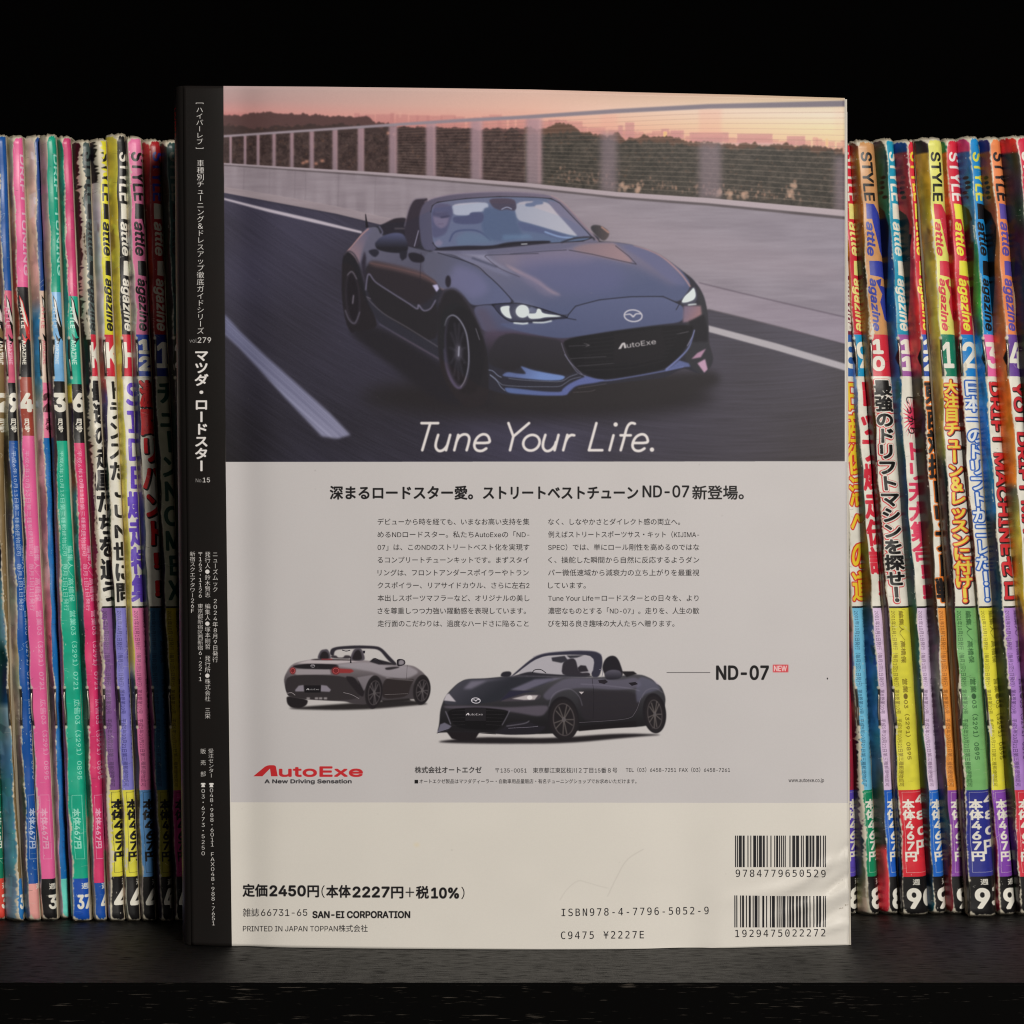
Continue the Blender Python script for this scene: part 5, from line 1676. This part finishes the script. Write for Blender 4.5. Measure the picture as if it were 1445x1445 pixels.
mag('L', 'bright pink magazine with a black masthead and red 4 band', [(10, 18, 32.5), (20.5, 28.5, 44.5), (27, 32, 50), (39, 41, 63.5), (57, 62, 81)], 190, 1300,
    side=[(190, (176, 164, 140)), (330, (170, 120, 96)), (400, (176, 60, 44)), (470, (120, 50, 44)), (540, (150, 120, 130)), (620, (120, 96, 110)), (700, (90, 60, 60)), (800, (110, 100, 110)), (1000, (150, 140, 120)), (1290, (186, 176, 156))],
    bands=[(180, 405, (240, 96, 150)), (405, 532, (28, 24, 26)), (532, 615, (150, 60, 44)), (615, 1240, (238, 96, 152)), (1240, 1310, KB_)], draw=draw_old(0, WH, '4', WH, '3', (246, 170, 196), mark=(200, 44, 44), fillm=WH, topc=(250, 190, 210)), wear=1.3)
mag('L', 'blue magazine with a wide cream side, right of the bright pink one', [(33, 50, 57), (46, 58, 66), (50, 63, 73), (64, 74, 82), (83, 88, 97)], 189, 1298,
    side=[(190, (200, 190, 170)), (330, (208, 176, 160)), (420, (190, 150, 140)), (450, (40, 110, 150)), (530, (50, 120, 160)), (560, (140, 150, 150)), (650, (200, 150, 150)), (740, (150, 90, 110)), (800, (190, 150, 150)), (900, (180, 96, 110)), (980, (60, 50, 60)), (1100, (150, 130, 140)), (1290, (170, 150, 160))],
    bands=[(180, 410, (28, 60, 120)), (410, 540, (206, 176, 156)), (540, 618, (220, 110, 140)), (618, 1240, (14, 96, 160)), (1240, 1310, (96, 196, 176))], draw=draw_old(0, (200, 120, 120), '2', (90, 40, 50), '', (20, 80, 140)), wear=1.2, cmot=.05)
mag('L', 'green magazine with a light blue masthead and number 37', [(57, 67, 80), (67, 75, 90), (75, 81, 97), (83.5, 88, 111), (101, 105, 127)], 188, 1302,
    side=[(190, (186, 176, 160)), (280, (196, 160, 160)), (420, (180, 170, 150)), (520, (60, 60, 62)), (640, (50, 46, 44)), (740, (150, 130, 110)), (900, (130, 110, 110)), (1000, (150, 120, 130)), (1290, (150, 150, 160))],
    bands=[(180, 412, (20, 150, 118)), (412, 538, (110, 164, 204)), (538, 622, KB_), (622, 1240, (20, 160, 124)), (1240, 1310, (20, 70, 160))], draw=draw_old(0, (190, 214, 232), '3', WH, '37', (150, 216, 190), topc=(150, 210, 190)), wear=1.6)
mag('L', 'magenta magazine with a green masthead, right of the green one', [(81, 90, 101), (91, 99, 114), (98, 106, 121), (111, 120, 135), (131, 135, 149)], 191, 1301,
    side=[(190, (20, 130, 104)), (400, (40, 120, 100)), (470, (30, 150, 130)), (540, (24, 120, 100)), (545, (190, 176, 40)), (566, (190, 176, 40)), (570, (40, 36, 34)), (650, (60, 50, 44)), (680, (150, 60, 50)), (700, (50, 110, 120)), (850, (60, 100, 110)), (900, (40, 36, 36)), (960, (60, 60, 56)), (1290, (160, 150, 140))],
    bands=[(180, 418, (196, 58, 104)), (418, 542, (24, 160, 130)), (542, 625, KB_), (625, 1246, (206, 46, 96)), (1246, 1310, (20, 70, 150))], draw=draw_old(0, (180, 220, 200), '6', WH, '4', (236, 170, 190)), wear=1.4)
mag('L', 'torn black magazine with a purple band, first with a yellow price box', [(101, 115, 127), (115, 127, 136), (122, 135, 147), (135, 144, 160), (153, 158, 175)], 196, 1301,
    side=[(190, (34, 18, 22)), (420, (40, 22, 26)), (560, (26, 28, 26)), (620, (40, 26, 30)), (700, (60, 30, 36)), (900, (120, 60, 66)), (960, (90, 100, 110)), (1000, (50, 60, 70)), (1060, (120, 110, 110)), (1290, (170, 160, 150))],
    bands=nb((66, 78, 74), RED, (120, 78, 132), (212, 200, 60)), draw=draw_new((24, 26, 26), (30, 32, 32), (80, 92, 88), 'K', 0, '最速の走屋たちを追う', KB_, (), num='4', price_c=KB_, small=(70, 44, 80), tsize=25, tbold=1.4),
    tears=[(200, 330, -1, 8), (320, 480, -3, 8), (540, 700, -1.5, 7), (700, 1010, -2, 6), (1060, 1300, 0, 6)], wear=2.2)
mag('L', 'yellow topped magazine with a grey side and violet band', [(127, 139, 150), (136, 149, 161), (147, 153, 169), (158, 164, 180), (177, 181, 197)], 194, 1301,
    side=[(190, (28, 26, 24)), (256, (26, 24, 24)), (258, (196, 192, 180)), (440, (200, 196, 190)), (475, (190, 180, 170)), (480, (90, 64, 60)), (545, (150, 70, 60)), (560, (76, 72, 110)), (600, (40, 40, 60)), (700, (26, 24, 26)), (780, (60, 48, 44)), (850, (30, 26, 26)), (980, (24, 20, 22)), (1020, (170, 160, 146)), (1290, (180, 170, 150))],
    bands=nb((212, 200, 44), RED, (118, 112, 182), (212, 200, 60)), draw=draw_new(KB_, KB_, (216, 204, 50), 'K', 0, 'トランスだJUN世に問', KB_, (), num='4', price_c=KB_, small=(54, 50, 110), tsize=22, tbold=1.2),
    tears=[(196, 260, 2, 11), (258, 300, 1, 4)], wear=1.3, mot=.25)
mag('L', 'magazine with a yellow side and black masthead strip', [(150, 165, 177), (161.5, 173, 186), (169, 178, 192), (180.5, 189, 205), (199, 203, 219)], 187, 1301,
    side=[(190, (200, 180, 60)), (500, (214, 194, 74)), (700, (220, 200, 90)), (930, (214, 190, 80)), (945, (190, 180, 130)), (960, (70, 76, 70)), (1030, (40, 36, 30)), (1060, (60, 50, 48)), (1290, (160, 150, 140))],
    bands=nb((24, 22, 22), RED, (226, 118, 160), (86, 140, 190)), draw=draw_new((216, 206, 190), (212, 204, 186), (24, 22, 22), 'H', 0, 'ＳＩＤＥ爆走特集', (96, 64, 176), (), num='4', price_c=KB_, small=(120, 50, 84), tsize=26, tbold=1.6),
    wear=.8, mot=.15, cmot=.04)
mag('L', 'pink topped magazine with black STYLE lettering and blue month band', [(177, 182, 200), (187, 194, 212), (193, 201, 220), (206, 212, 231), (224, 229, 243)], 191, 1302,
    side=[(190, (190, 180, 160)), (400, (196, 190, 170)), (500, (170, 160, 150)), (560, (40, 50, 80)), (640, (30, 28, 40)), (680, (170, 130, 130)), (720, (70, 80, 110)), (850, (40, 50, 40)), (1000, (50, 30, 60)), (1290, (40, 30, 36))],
    bands=nb((240, 120, 164), (28, 62, 160), (40, 84, 116), (140, 130, 40)), draw=draw_new(KB_, KB_, (240, 120, 164), '12', 0, '激闘リバント!!', (206, 30, 34), ((1.2, KB_, 1.2, 1.2),), num='4', price_c=KB_, small=(20, 44, 70), tsize=26, tbold=1.6), wear=1.2)  # lower bands coloured darker: standing magazine's shadow put into the print
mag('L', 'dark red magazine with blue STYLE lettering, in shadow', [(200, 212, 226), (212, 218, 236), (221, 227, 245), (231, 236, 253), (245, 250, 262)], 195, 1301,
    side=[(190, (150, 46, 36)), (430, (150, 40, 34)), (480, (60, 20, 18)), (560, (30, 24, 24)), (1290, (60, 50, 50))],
    bands=nb((150, 26, 30), (28, 40, 110), (150, 130, 30), (150, 36, 90), tb=(150, 146, 120)), draw=draw_new((36, 40, 130), (190, 180, 160), (150, 26, 30), '1', 0, 'チューンＮＯＭＥＸ', (24, 56, 44), (), num='4', price_c=KB_, small=(60, 50, 20), tsize=24, tbold=1.4), wear=.8)  # shadow of the standing magazine is mixed into these dark band colours
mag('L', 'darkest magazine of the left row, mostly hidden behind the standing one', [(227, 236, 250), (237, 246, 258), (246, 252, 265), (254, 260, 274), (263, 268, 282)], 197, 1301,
    side=[(190, (60, 56, 50)), (1290, (44, 40, 36))], bands=nb((36, 60, 56), (60, 60, 40), (70, 60, 30), (80, 40, 50), tb=(60, 56, 50)),  # all bands painted near black for the shade beside the standing magazine
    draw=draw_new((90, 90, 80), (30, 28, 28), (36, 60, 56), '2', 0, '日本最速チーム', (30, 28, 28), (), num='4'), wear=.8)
# right row, from the standing magazine outwards
S2 = (26, 24, 24)
mag('R', 'magazine with only its red lower spine showing at the page edge', [(1150, 1164, 1176), (1158, 1172, 1186), (1164, 1176, 1190), (1178, 1188, 1200), (1187, 1196, 1208)], 200, 1291,
    side=[(190, (40, 36, 36)), (1290, (60, 54, 50))], bands=nb((120, 40, 60), (60, 60, 110), (150, 30, 50), (80, 60, 160)), draw=draw_new(WH, WH, (120, 40, 60), '7', 0, '夏の祭典特集', YEL, (), num='87'), wear=1)
mag('R', 'narrow magazine with a light blue band and green price box', [(1168, 1178, 1190), (1182, 1190, 1203), (1188, 1195, 1209), (1196, 1204, 1219), (1212, 1228, 1240)], 200, 1292,
    side=[(190, (60, 60, 60)), (560, (110, 150, 190)), (580, (90, 120, 160)), (600, (20, 24, 26)), (900, (200, 180, 150)), (930, (110, 150, 190)), (1000, (170, 160, 130)), (1040, (30, 22, 30)), (1180, (70, 66, 60)), (1240, (110, 96, 84)), (1290, (176, 160, 130))],
    bands=nb((120, 40, 60), (40, 90, 160), (100, 176, 204), (14, 130, 84)), draw=draw_new(WH, WH, (120, 40, 60), '8', 0, '日産復活への道', (232, 190, 30), ((1.6, (206, 40, 30), 0, 0),), num='88', small=(40, 84, 110), price_c=WH), tears=[(940, 1290, -1, 5)], wear=1.8, cmot=.2)
mag('R', 'magazine with a red masthead, lilac band and blue price box', [(1176, 1188, 1200), (1196, 1208, 1219), (1204, 1215, 1229), (1220, 1235, 1248), (1241, 1256, 1268)], 200, 1291,
    side=[(190, (60, 26, 30)), (230, (180, 96, 30)), (420, (170, 90, 34)), (470, (40, 26, 24)), (520, (80, 120, 170)), (620, (60, 70, 80)), (700, (50, 70, 60)), (760, (96, 76, 30)), (830, (80, 60, 30)), (900, (30, 70, 110)), (1020, (40, 90, 140)), (1110, (60, 70, 70)), (1190, (40, 36, 30)), (1200, (206, 50, 52)), (1290, (206, 44, 46))],
    bands=nb((200, 32, 46), CYN, (208, 178, 204), (24, 86, 184)), draw=draw_new((206, 196, 176), (220, 206, 110), (200, 32, 46), '9', 0, 'トップ爆走伝説!', (206, 34, 52), (), num='89', small=(110, 84, 110), price_c=WH, tsize=25, tbold=1.6), notch=[505], wear=1.4)
mag('R', 'wide tan magazine with yellow band, red price box and number 90', [(1200, 1212, 1233), (1220, 1231, 1254), (1229, 1237, 1266), (1250, 1257, 1284), (1270, 1276, 1309)], 196, 1293,
    side=[(190, (40, 20, 20)), (220, (166, 90, 34)), (330, (150, 84, 30)), (380, (26, 20, 20)), (450, (160, 110, 40)), (520, (150, 110, 50)), (560, (80, 36, 30)), (620, (50, 24, 24)), (700, (90, 30, 30)), (760, (30, 20, 20)), (860, (60, 26, 22)), (960, (20, 18, 18)), (1290, (26, 22, 22))],
    bands=nb((196, 136, 80), (204, 34, 50), (214, 202, 52), (208, 32, 44)), draw=draw_new((24, 22, 22), (40, 52, 150), (196, 136, 80), '10', 0, '最強のドリフトマシンを探せ!', (22, 20, 20), ((2.6, (200, 40, 44), -.6, .4), (1.6, (214, 206, 190), 0, 0)), num='90', small=(110, 90, 20), price_c=WH, tsize=26, tbold=1.2), tears=[(455, 480, 3, 5), (925, 960, -1, 4)], notch=[], wear=1.6)
mag('R', 'cyan topped magazine with a starburst title and number 91', [(1234, 1250, 1260), (1255, 1270, 1284), (1267, 1276, 1292), (1285, 1297, 1310), (1310, 1319, 1334)], 194, 1291,
    side=[(190, (100, 40, 60)), (215, (24, 64, 50)), (300, (20, 80, 50)), (340, (24, 60, 90)), (470, (20, 90, 140)), (560, (30, 84, 124)), (640, (16, 50, 74)), (700, (12, 36, 56)), (860, (30, 60, 50)), (960, (24, 70, 90)), (1050, (20, 56, 56)), (1200, (18, 34, 36)), (1290, (22, 60, 80))],
    bands=nb((20, 140, 170), (150, 76, 146), (204, 178, 202), (24, 92, 184)), draw=draw_new(WH, (214, 206, 186), (20, 140, 170), '11', 0, 'ドリ天大集合!!', (216, 52, 84), (), num='9', small=(110, 84, 110), price_c=WH, tsize=26, tbold=1.3, burst=True), notch=[505], wear=1.6)
mag('R', 'red and yellow masthead magazine with an orange band', [(1261, 1281, 1290), (1285, 1301, 1315), (1293, 1310, 1323), (1311, 1325, 1341), (1336, 1347, 1363)], 196, 1291,
    side=[(190, (30, 56, 120)), (213, (30, 50, 110)), (216, (130, 36, 50)), (330, (140, 34, 40)), (400, (170, 40, 40)), (520, (180, 40, 44)), (535, (60, 44, 36)), (640, (40, 32, 30)), (760, (70, 50, 36)), (860, (40, 26, 24)), (960, (110, 90, 100)), (1030, (50, 40, 50)), (1100, (60, 40, 60)), (1160, (30, 50, 70)), (1225, (110, 24, 32)), (1290, (130, 26, 36))],
    bands=nb((206, 32, 48), (34, 72, 160), (222, 134, 46), (130, 62, 150)), draw=draw_new((222, 190, 44), (226, 208, 60), (206, 32, 48), '12', 0, '東西対抗ドリフト戦', (24, 20, 20), ((1.8, (220, 110, 30), 0, 0),), num='9', small=(130, 70, 20), price_c=WH, tsize=24, tbold=1.4), notch=[505], wear=1.6)
mag('R', 'wide yellow topped magazine with a green band and number 93', [(1291, 1309, 1328), (1315, 1330, 1349), (1323, 1334, 1357), (1342, 1351, 1380), (1366, 1370, 1404)], 193, 1295,
    side=[(190, (40, 40, 34)), (214, (44, 40, 30)), (217, (180, 140, 40)), (320, (190, 150, 50)), (480, (180, 156, 60)), (600, (176, 160, 70)), (640, (120, 110, 50)), (660, (30, 26, 22)), (760, (36, 24, 20)), (900, (60, 28, 22)), (1000, (90, 34, 22)), (1100, (40, 22, 20)), (1290, (30, 26, 26))],
    bands=nb((214, 208, 92), (16, 116, 84), (112, 170, 96), (40, 44, 130)), draw=draw_new((30, 30, 26), (206, 44, 62), (214, 208, 92), '1', 0, '大注目チューン&レッスンに付け!', (226, 196, 60), ((2.2, (30, 26, 26), .8, .8), (1.5, (208, 50, 34), 0, 0)), num='93', small=(44, 84, 44), price_c=WH, tsize=24, tbold=1.1), tears=[(520, 534, 4, 6), (955, 1010, -1, 5)], wear=1.5)
mag('R', 'red masthead magazine with white blue-edged title and yellow band', [(1328, 1336, 1349), (1349, 1358, 1376), (1358, 1363, 1382), (1381, 1386, 1403), (1406, 1413, 1432)], 194, 1292,
    side=[(190, (20, 120, 90)), (213, (20, 110, 84)), (216, (200, 80, 30)), (290, (196, 60, 30)), (310, (170, 30, 40)), (520, (190, 40, 44)), (560, (110, 30, 30)), (640, (60, 30, 24)), (800, (90, 50, 40)), (860, (26, 40, 34)), (1000, (24, 50, 80)), (1060, (30, 40, 40)), (1225, (130, 20, 30)), (1290, (150, 24, 34))],
    bands=nb((206, 32, 52), (24, 120, 190), (220, 206, 48), (124, 58, 160)), draw=draw_new((226, 216, 206), (222, 212, 52), (206, 32, 52), '2', 0, '日本一のドリフトがコレだ!!', (222, 220, 214), ((2.0, (36, 84, 170), 0, 0),), num='9', small=(110, 100, 20), price_c=WH, tsize=24, tbold=1.0), tears=[(510, 534, 4, 7), (1000, 1040, 2, 6)], wear=1.6)
mag('R', 'blue topped magazine with yellow STYLE lettering and pink month band', [(1350, 1369, 1381), (1377, 1391, 1404), (1387, 1399, 1414), (1404, 1419, 1436), (1434, 1441, 1458)], 191, 1292,
    side=[(190, (190, 60, 110)), (212, (180, 50, 100)), (215, (24, 70, 130)), (300, (30, 90, 130)), (360, (24, 100, 60)), (430, (50, 150, 60)), (480, (24, 110, 170)), (600, (20, 110, 180)), (720, (20, 90, 140)), (740, (24, 30, 36)), (860, (30, 40, 60)), (1000, (70, 66, 40)), (1150, (60, 56, 30)), (1180, (60, 26, 90)), (1220, (20, 18, 20)), (1290, (40, 36, 34))],
    bands=nb((20, 126, 190), (226, 90, 150), (166, 118, 190), (206, 40, 56)), draw=draw_new((212, 204, 60), (18, 18, 22), (20, 126, 190), '3', 0, 'DRIFT MACHINEゼロ', (206, 40, 44), ((1.4, (30, 24, 24), .9, .9),), num='9', small=(80, 50, 100), price_c=WH, tsize=21, tbold=1.3, rot_title=305), notch=[505], wear=2.0)
mag('R', 'orange topped magazine with purple month band near the right edge', [(1382, 1398, 1411), (1405, 1422, 1437), (1416, 1434, 1447), (1437, 1450, 1465), (1460, 1468, 1485)], 192, 1292,
    side=[(190, (30, 30, 90)), (212, (30, 30, 84)), (215, (120, 64, 36)), (400, (130, 70, 36)), (560, (200, 96, 30)), (680, (210, 110, 30)), (690, (90, 80, 70)), (740, (170, 150, 50)), (840, (190, 150, 40)), (900, (110, 60, 70)), (1290, (60, 40, 60))],
    bands=nb((228, 124, 66), (100, 60, 140), (166, 118, 190), (206, 40, 56)), draw=draw_new((34, 26, 28), (84, 66, 150), (228, 124, 66), '4', 0, 'YOT DRIFT MACHINE', (196, 36, 44), ((1.2, (30, 24, 24), .9, .9),), num='9', price_c=WH, tsize=20, tbold=1.3, rot_title=305), notch=[505], wear=1.3)
mag('R', 'dark sided magazine with red top at the right frame edge', [(1412, 1437, 1450), (1438, 1462, 1476), (1448, 1474, 1487), (1466, 1490, 1505), (1486, 1508, 1525)], 190, 1292,
    side=[(190, (190, 30, 40)), (213, (180, 26, 36)), (217, (40, 34, 34)), (400, (30, 26, 34)), (560, (30, 26, 26)), (900, (90, 60, 70)), (1290, (60, 50, 60))],
    bands=nb((206, 32, 60), (34, 72, 160), (200, 150, 60), (30, 90, 160)), draw=draw_new(WH, WH, (206, 32, 60), '5', 0, '最強決定戦', RED, (), num='9'), wear=1.6)

STAPLE = plain('staple_steel', (.42, .38, .33), .4, .8)
OLDPAGE = paper_mat('aged_page_paper', (.42, .36, .26), 3200)
YST = np.linspace(0, 1, 170)


def build_mag(mg):
    yt, yb = mg['yt'], mg['yb']
    dep = D * (617.5 / (yb - 722.5)) - D
    A3 = np.array(mg['xs'], float)
    cf = [np.polyfit(YS, A3[:, k], 3) for k in range(3)]
    lin = [np.polyfit(YS, A3[:, k], 2) for k in range(3)]

    def X(k, y):
        return .5 * (np.polyval(cf[k], y) + np.interp(y, YS, A3[:, k]) if 205 <= y <= 1290 else np.polyval(lin[k], y) * 2)
    rngm = random.Random(mg['seed'])
    wl = float(np.mean(A3[:, 1] - A3[:, 0])) + 1.5
    ws = float(np.mean(A3[:, 2] - A3[:, 1])) + 1.5
    img = paint_spine(mg, yt, yb, wl, ws)
    mat = print_mat('spine_print_coat', img, rough=.38, spec=.4, bump=.35, scale=420)
    Hpx = yb - yt + 4
    xm, ym, zm = w3(X(1, yb), yb, dep)
    root = empty('magazine', (xm, dep, 0), mg['label'], 'magazine', 'old magazines shelved on the left' if mg['row'] == 'L' else 'old magazines shelved on the right')
    # cross section stations: (which, param, depth) from far left side round the fold to far right side
    vs, uvv = [], []
    S = (D + dep) / D
    prof = []
    for q in (.150, .045):
        prof.append(('a', 0.0, q, 0.0))
    for a_ in (0, .12, .3, .5, .7, .86, .95, 1):
        prof.append(('l', a_, .0052 * (1 - a_) ** 1.7, a_))
    for a_ in (.04, .12, .3, .5, .7, .86, .95, 1):
        prof.append(('r', a_, .0010 * a_ ** 1.5 + .0034 * (max(0, a_ - .78) / .22) ** 1.6, a_))
    for q in (.045, .150):
        prof.append(('b', 1.0, q, 1.0))
    nc = len(prof)
    def JX(y):
        return .8 * math.sin(y * .043 + mg['seed'] * 3) + .5 * math.sin(y * .12 + mg['seed'])
    topj = [abs(rngm.gauss(0, 1.1)) for _ in range(nc)]
    for i, t in enumerate(YST):
        y = yt + (yb - yt) * t
        xa, xc, xb = X(0, y) + .25, X(1, y) + JX(y), X(2, y) - .35
        if xc < xa + 1.2:
            xa = xc - 1.2
        wob = .0004 * math.sin(y * .021 + mg['seed']) + .00022 * math.sin(y * .083 + mg['seed'] * 2)
        endt = min((y - yt), (yb - y))
        rnd = .0018 * max(0, 1 - endt / 7) ** 2        # heads and tails rounded back
        for (k, a_, q, u) in prof:
            if k == 'a':
                px, uu = xa, 0
            elif k == 'l':
                px, uu = xa + (xc - xa) * a_, a_ * wl / (wl + ws)
            elif k == 'r':
                px, uu = xc + (xb - xc) * a_, (wl + a_ * ws) / (wl + ws)
            else:
                px, uu = xb, 1
            dd = dep + min(q, .0052)
            if i == 0:
                y = yt + topj[len(vs) % nc]
            bx, _, _ = w3(px, y, dd)
            _, by_, bz = w3(px, y, dep)
            vs.append((bx, by_ + q + wob + (rnd if k in 'lr' else 0), max(bz, .0001)))
            uvv.append((uu, 1 - (y - yt + 2) / Hpx))
    fs = grid_faces(len(YST), nc, False)
    cov = mesh_obj('cover', vs, fs, mat, root, uvv, smooth=True)
    sm = cov.modifiers.new('thickness', 'SOLIDIFY')
    sm.thickness = .00025
    sm.offset = -1
    # pages inside
    vs = []
    for y in (yt + 3.0, (yt + yb) / 2, yb - 2):
        xa, xc, xb = X(0, y) + 1.2, X(1, y), X(2, y) - 1.4
        for (px, q) in ((xa, .006), (xc, .0012), (xb, .003), (xb, .148), (xa, .148)):
            bx, by_, bz = w3(px, y, dep)
            vs.append((bx, by_ + q, max(bz, .0006)))
    fs = []
    for i in range(2):
        for j in range(5):
            a, b = i * 5 + j, i * 5 + (j + 1) % 5
            fs.append((b, a, a + 5, b + 5))
    fs += [(0, 1, 2, 3, 4), (14, 13, 12, 11, 10)]
    mesh_obj('page_block', vs, fs, OLDPAGE, root)
    # staples through the fold
    for sy in (mg.get('st1', 505), mg.get('st2', 998)):
        P_ = []
        for k in range(7):
            y = sy - 24 + 48 * k / 6
            bx, by_, bz = w3(X(1, y) + JX(y) - .2, y, dep - .00035)
            P_.append((bx, by_ + (.0009 if k in (0, 6) else 0), bz))
        v2, f2 = [], []
        for i, p in enumerate(P_):
            for j in range(6):
                a = j * math.pi / 3
                v2.append((p[0] + .00036 * math.cos(a), p[1] + .00032 * math.sin(a), p[2]))
        for i in range(6):
            for j in range(6):
                f2.append((i * 6 + j, i * 6 + (j + 1) % 6, (i + 1) * 6 + (j + 1) % 6, (i + 1) * 6 + j))
        mesh_obj('staple', v2, f2, STAPLE, root, smooth=True)
    return root


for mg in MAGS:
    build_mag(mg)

bpy.data.objects.remove(to)
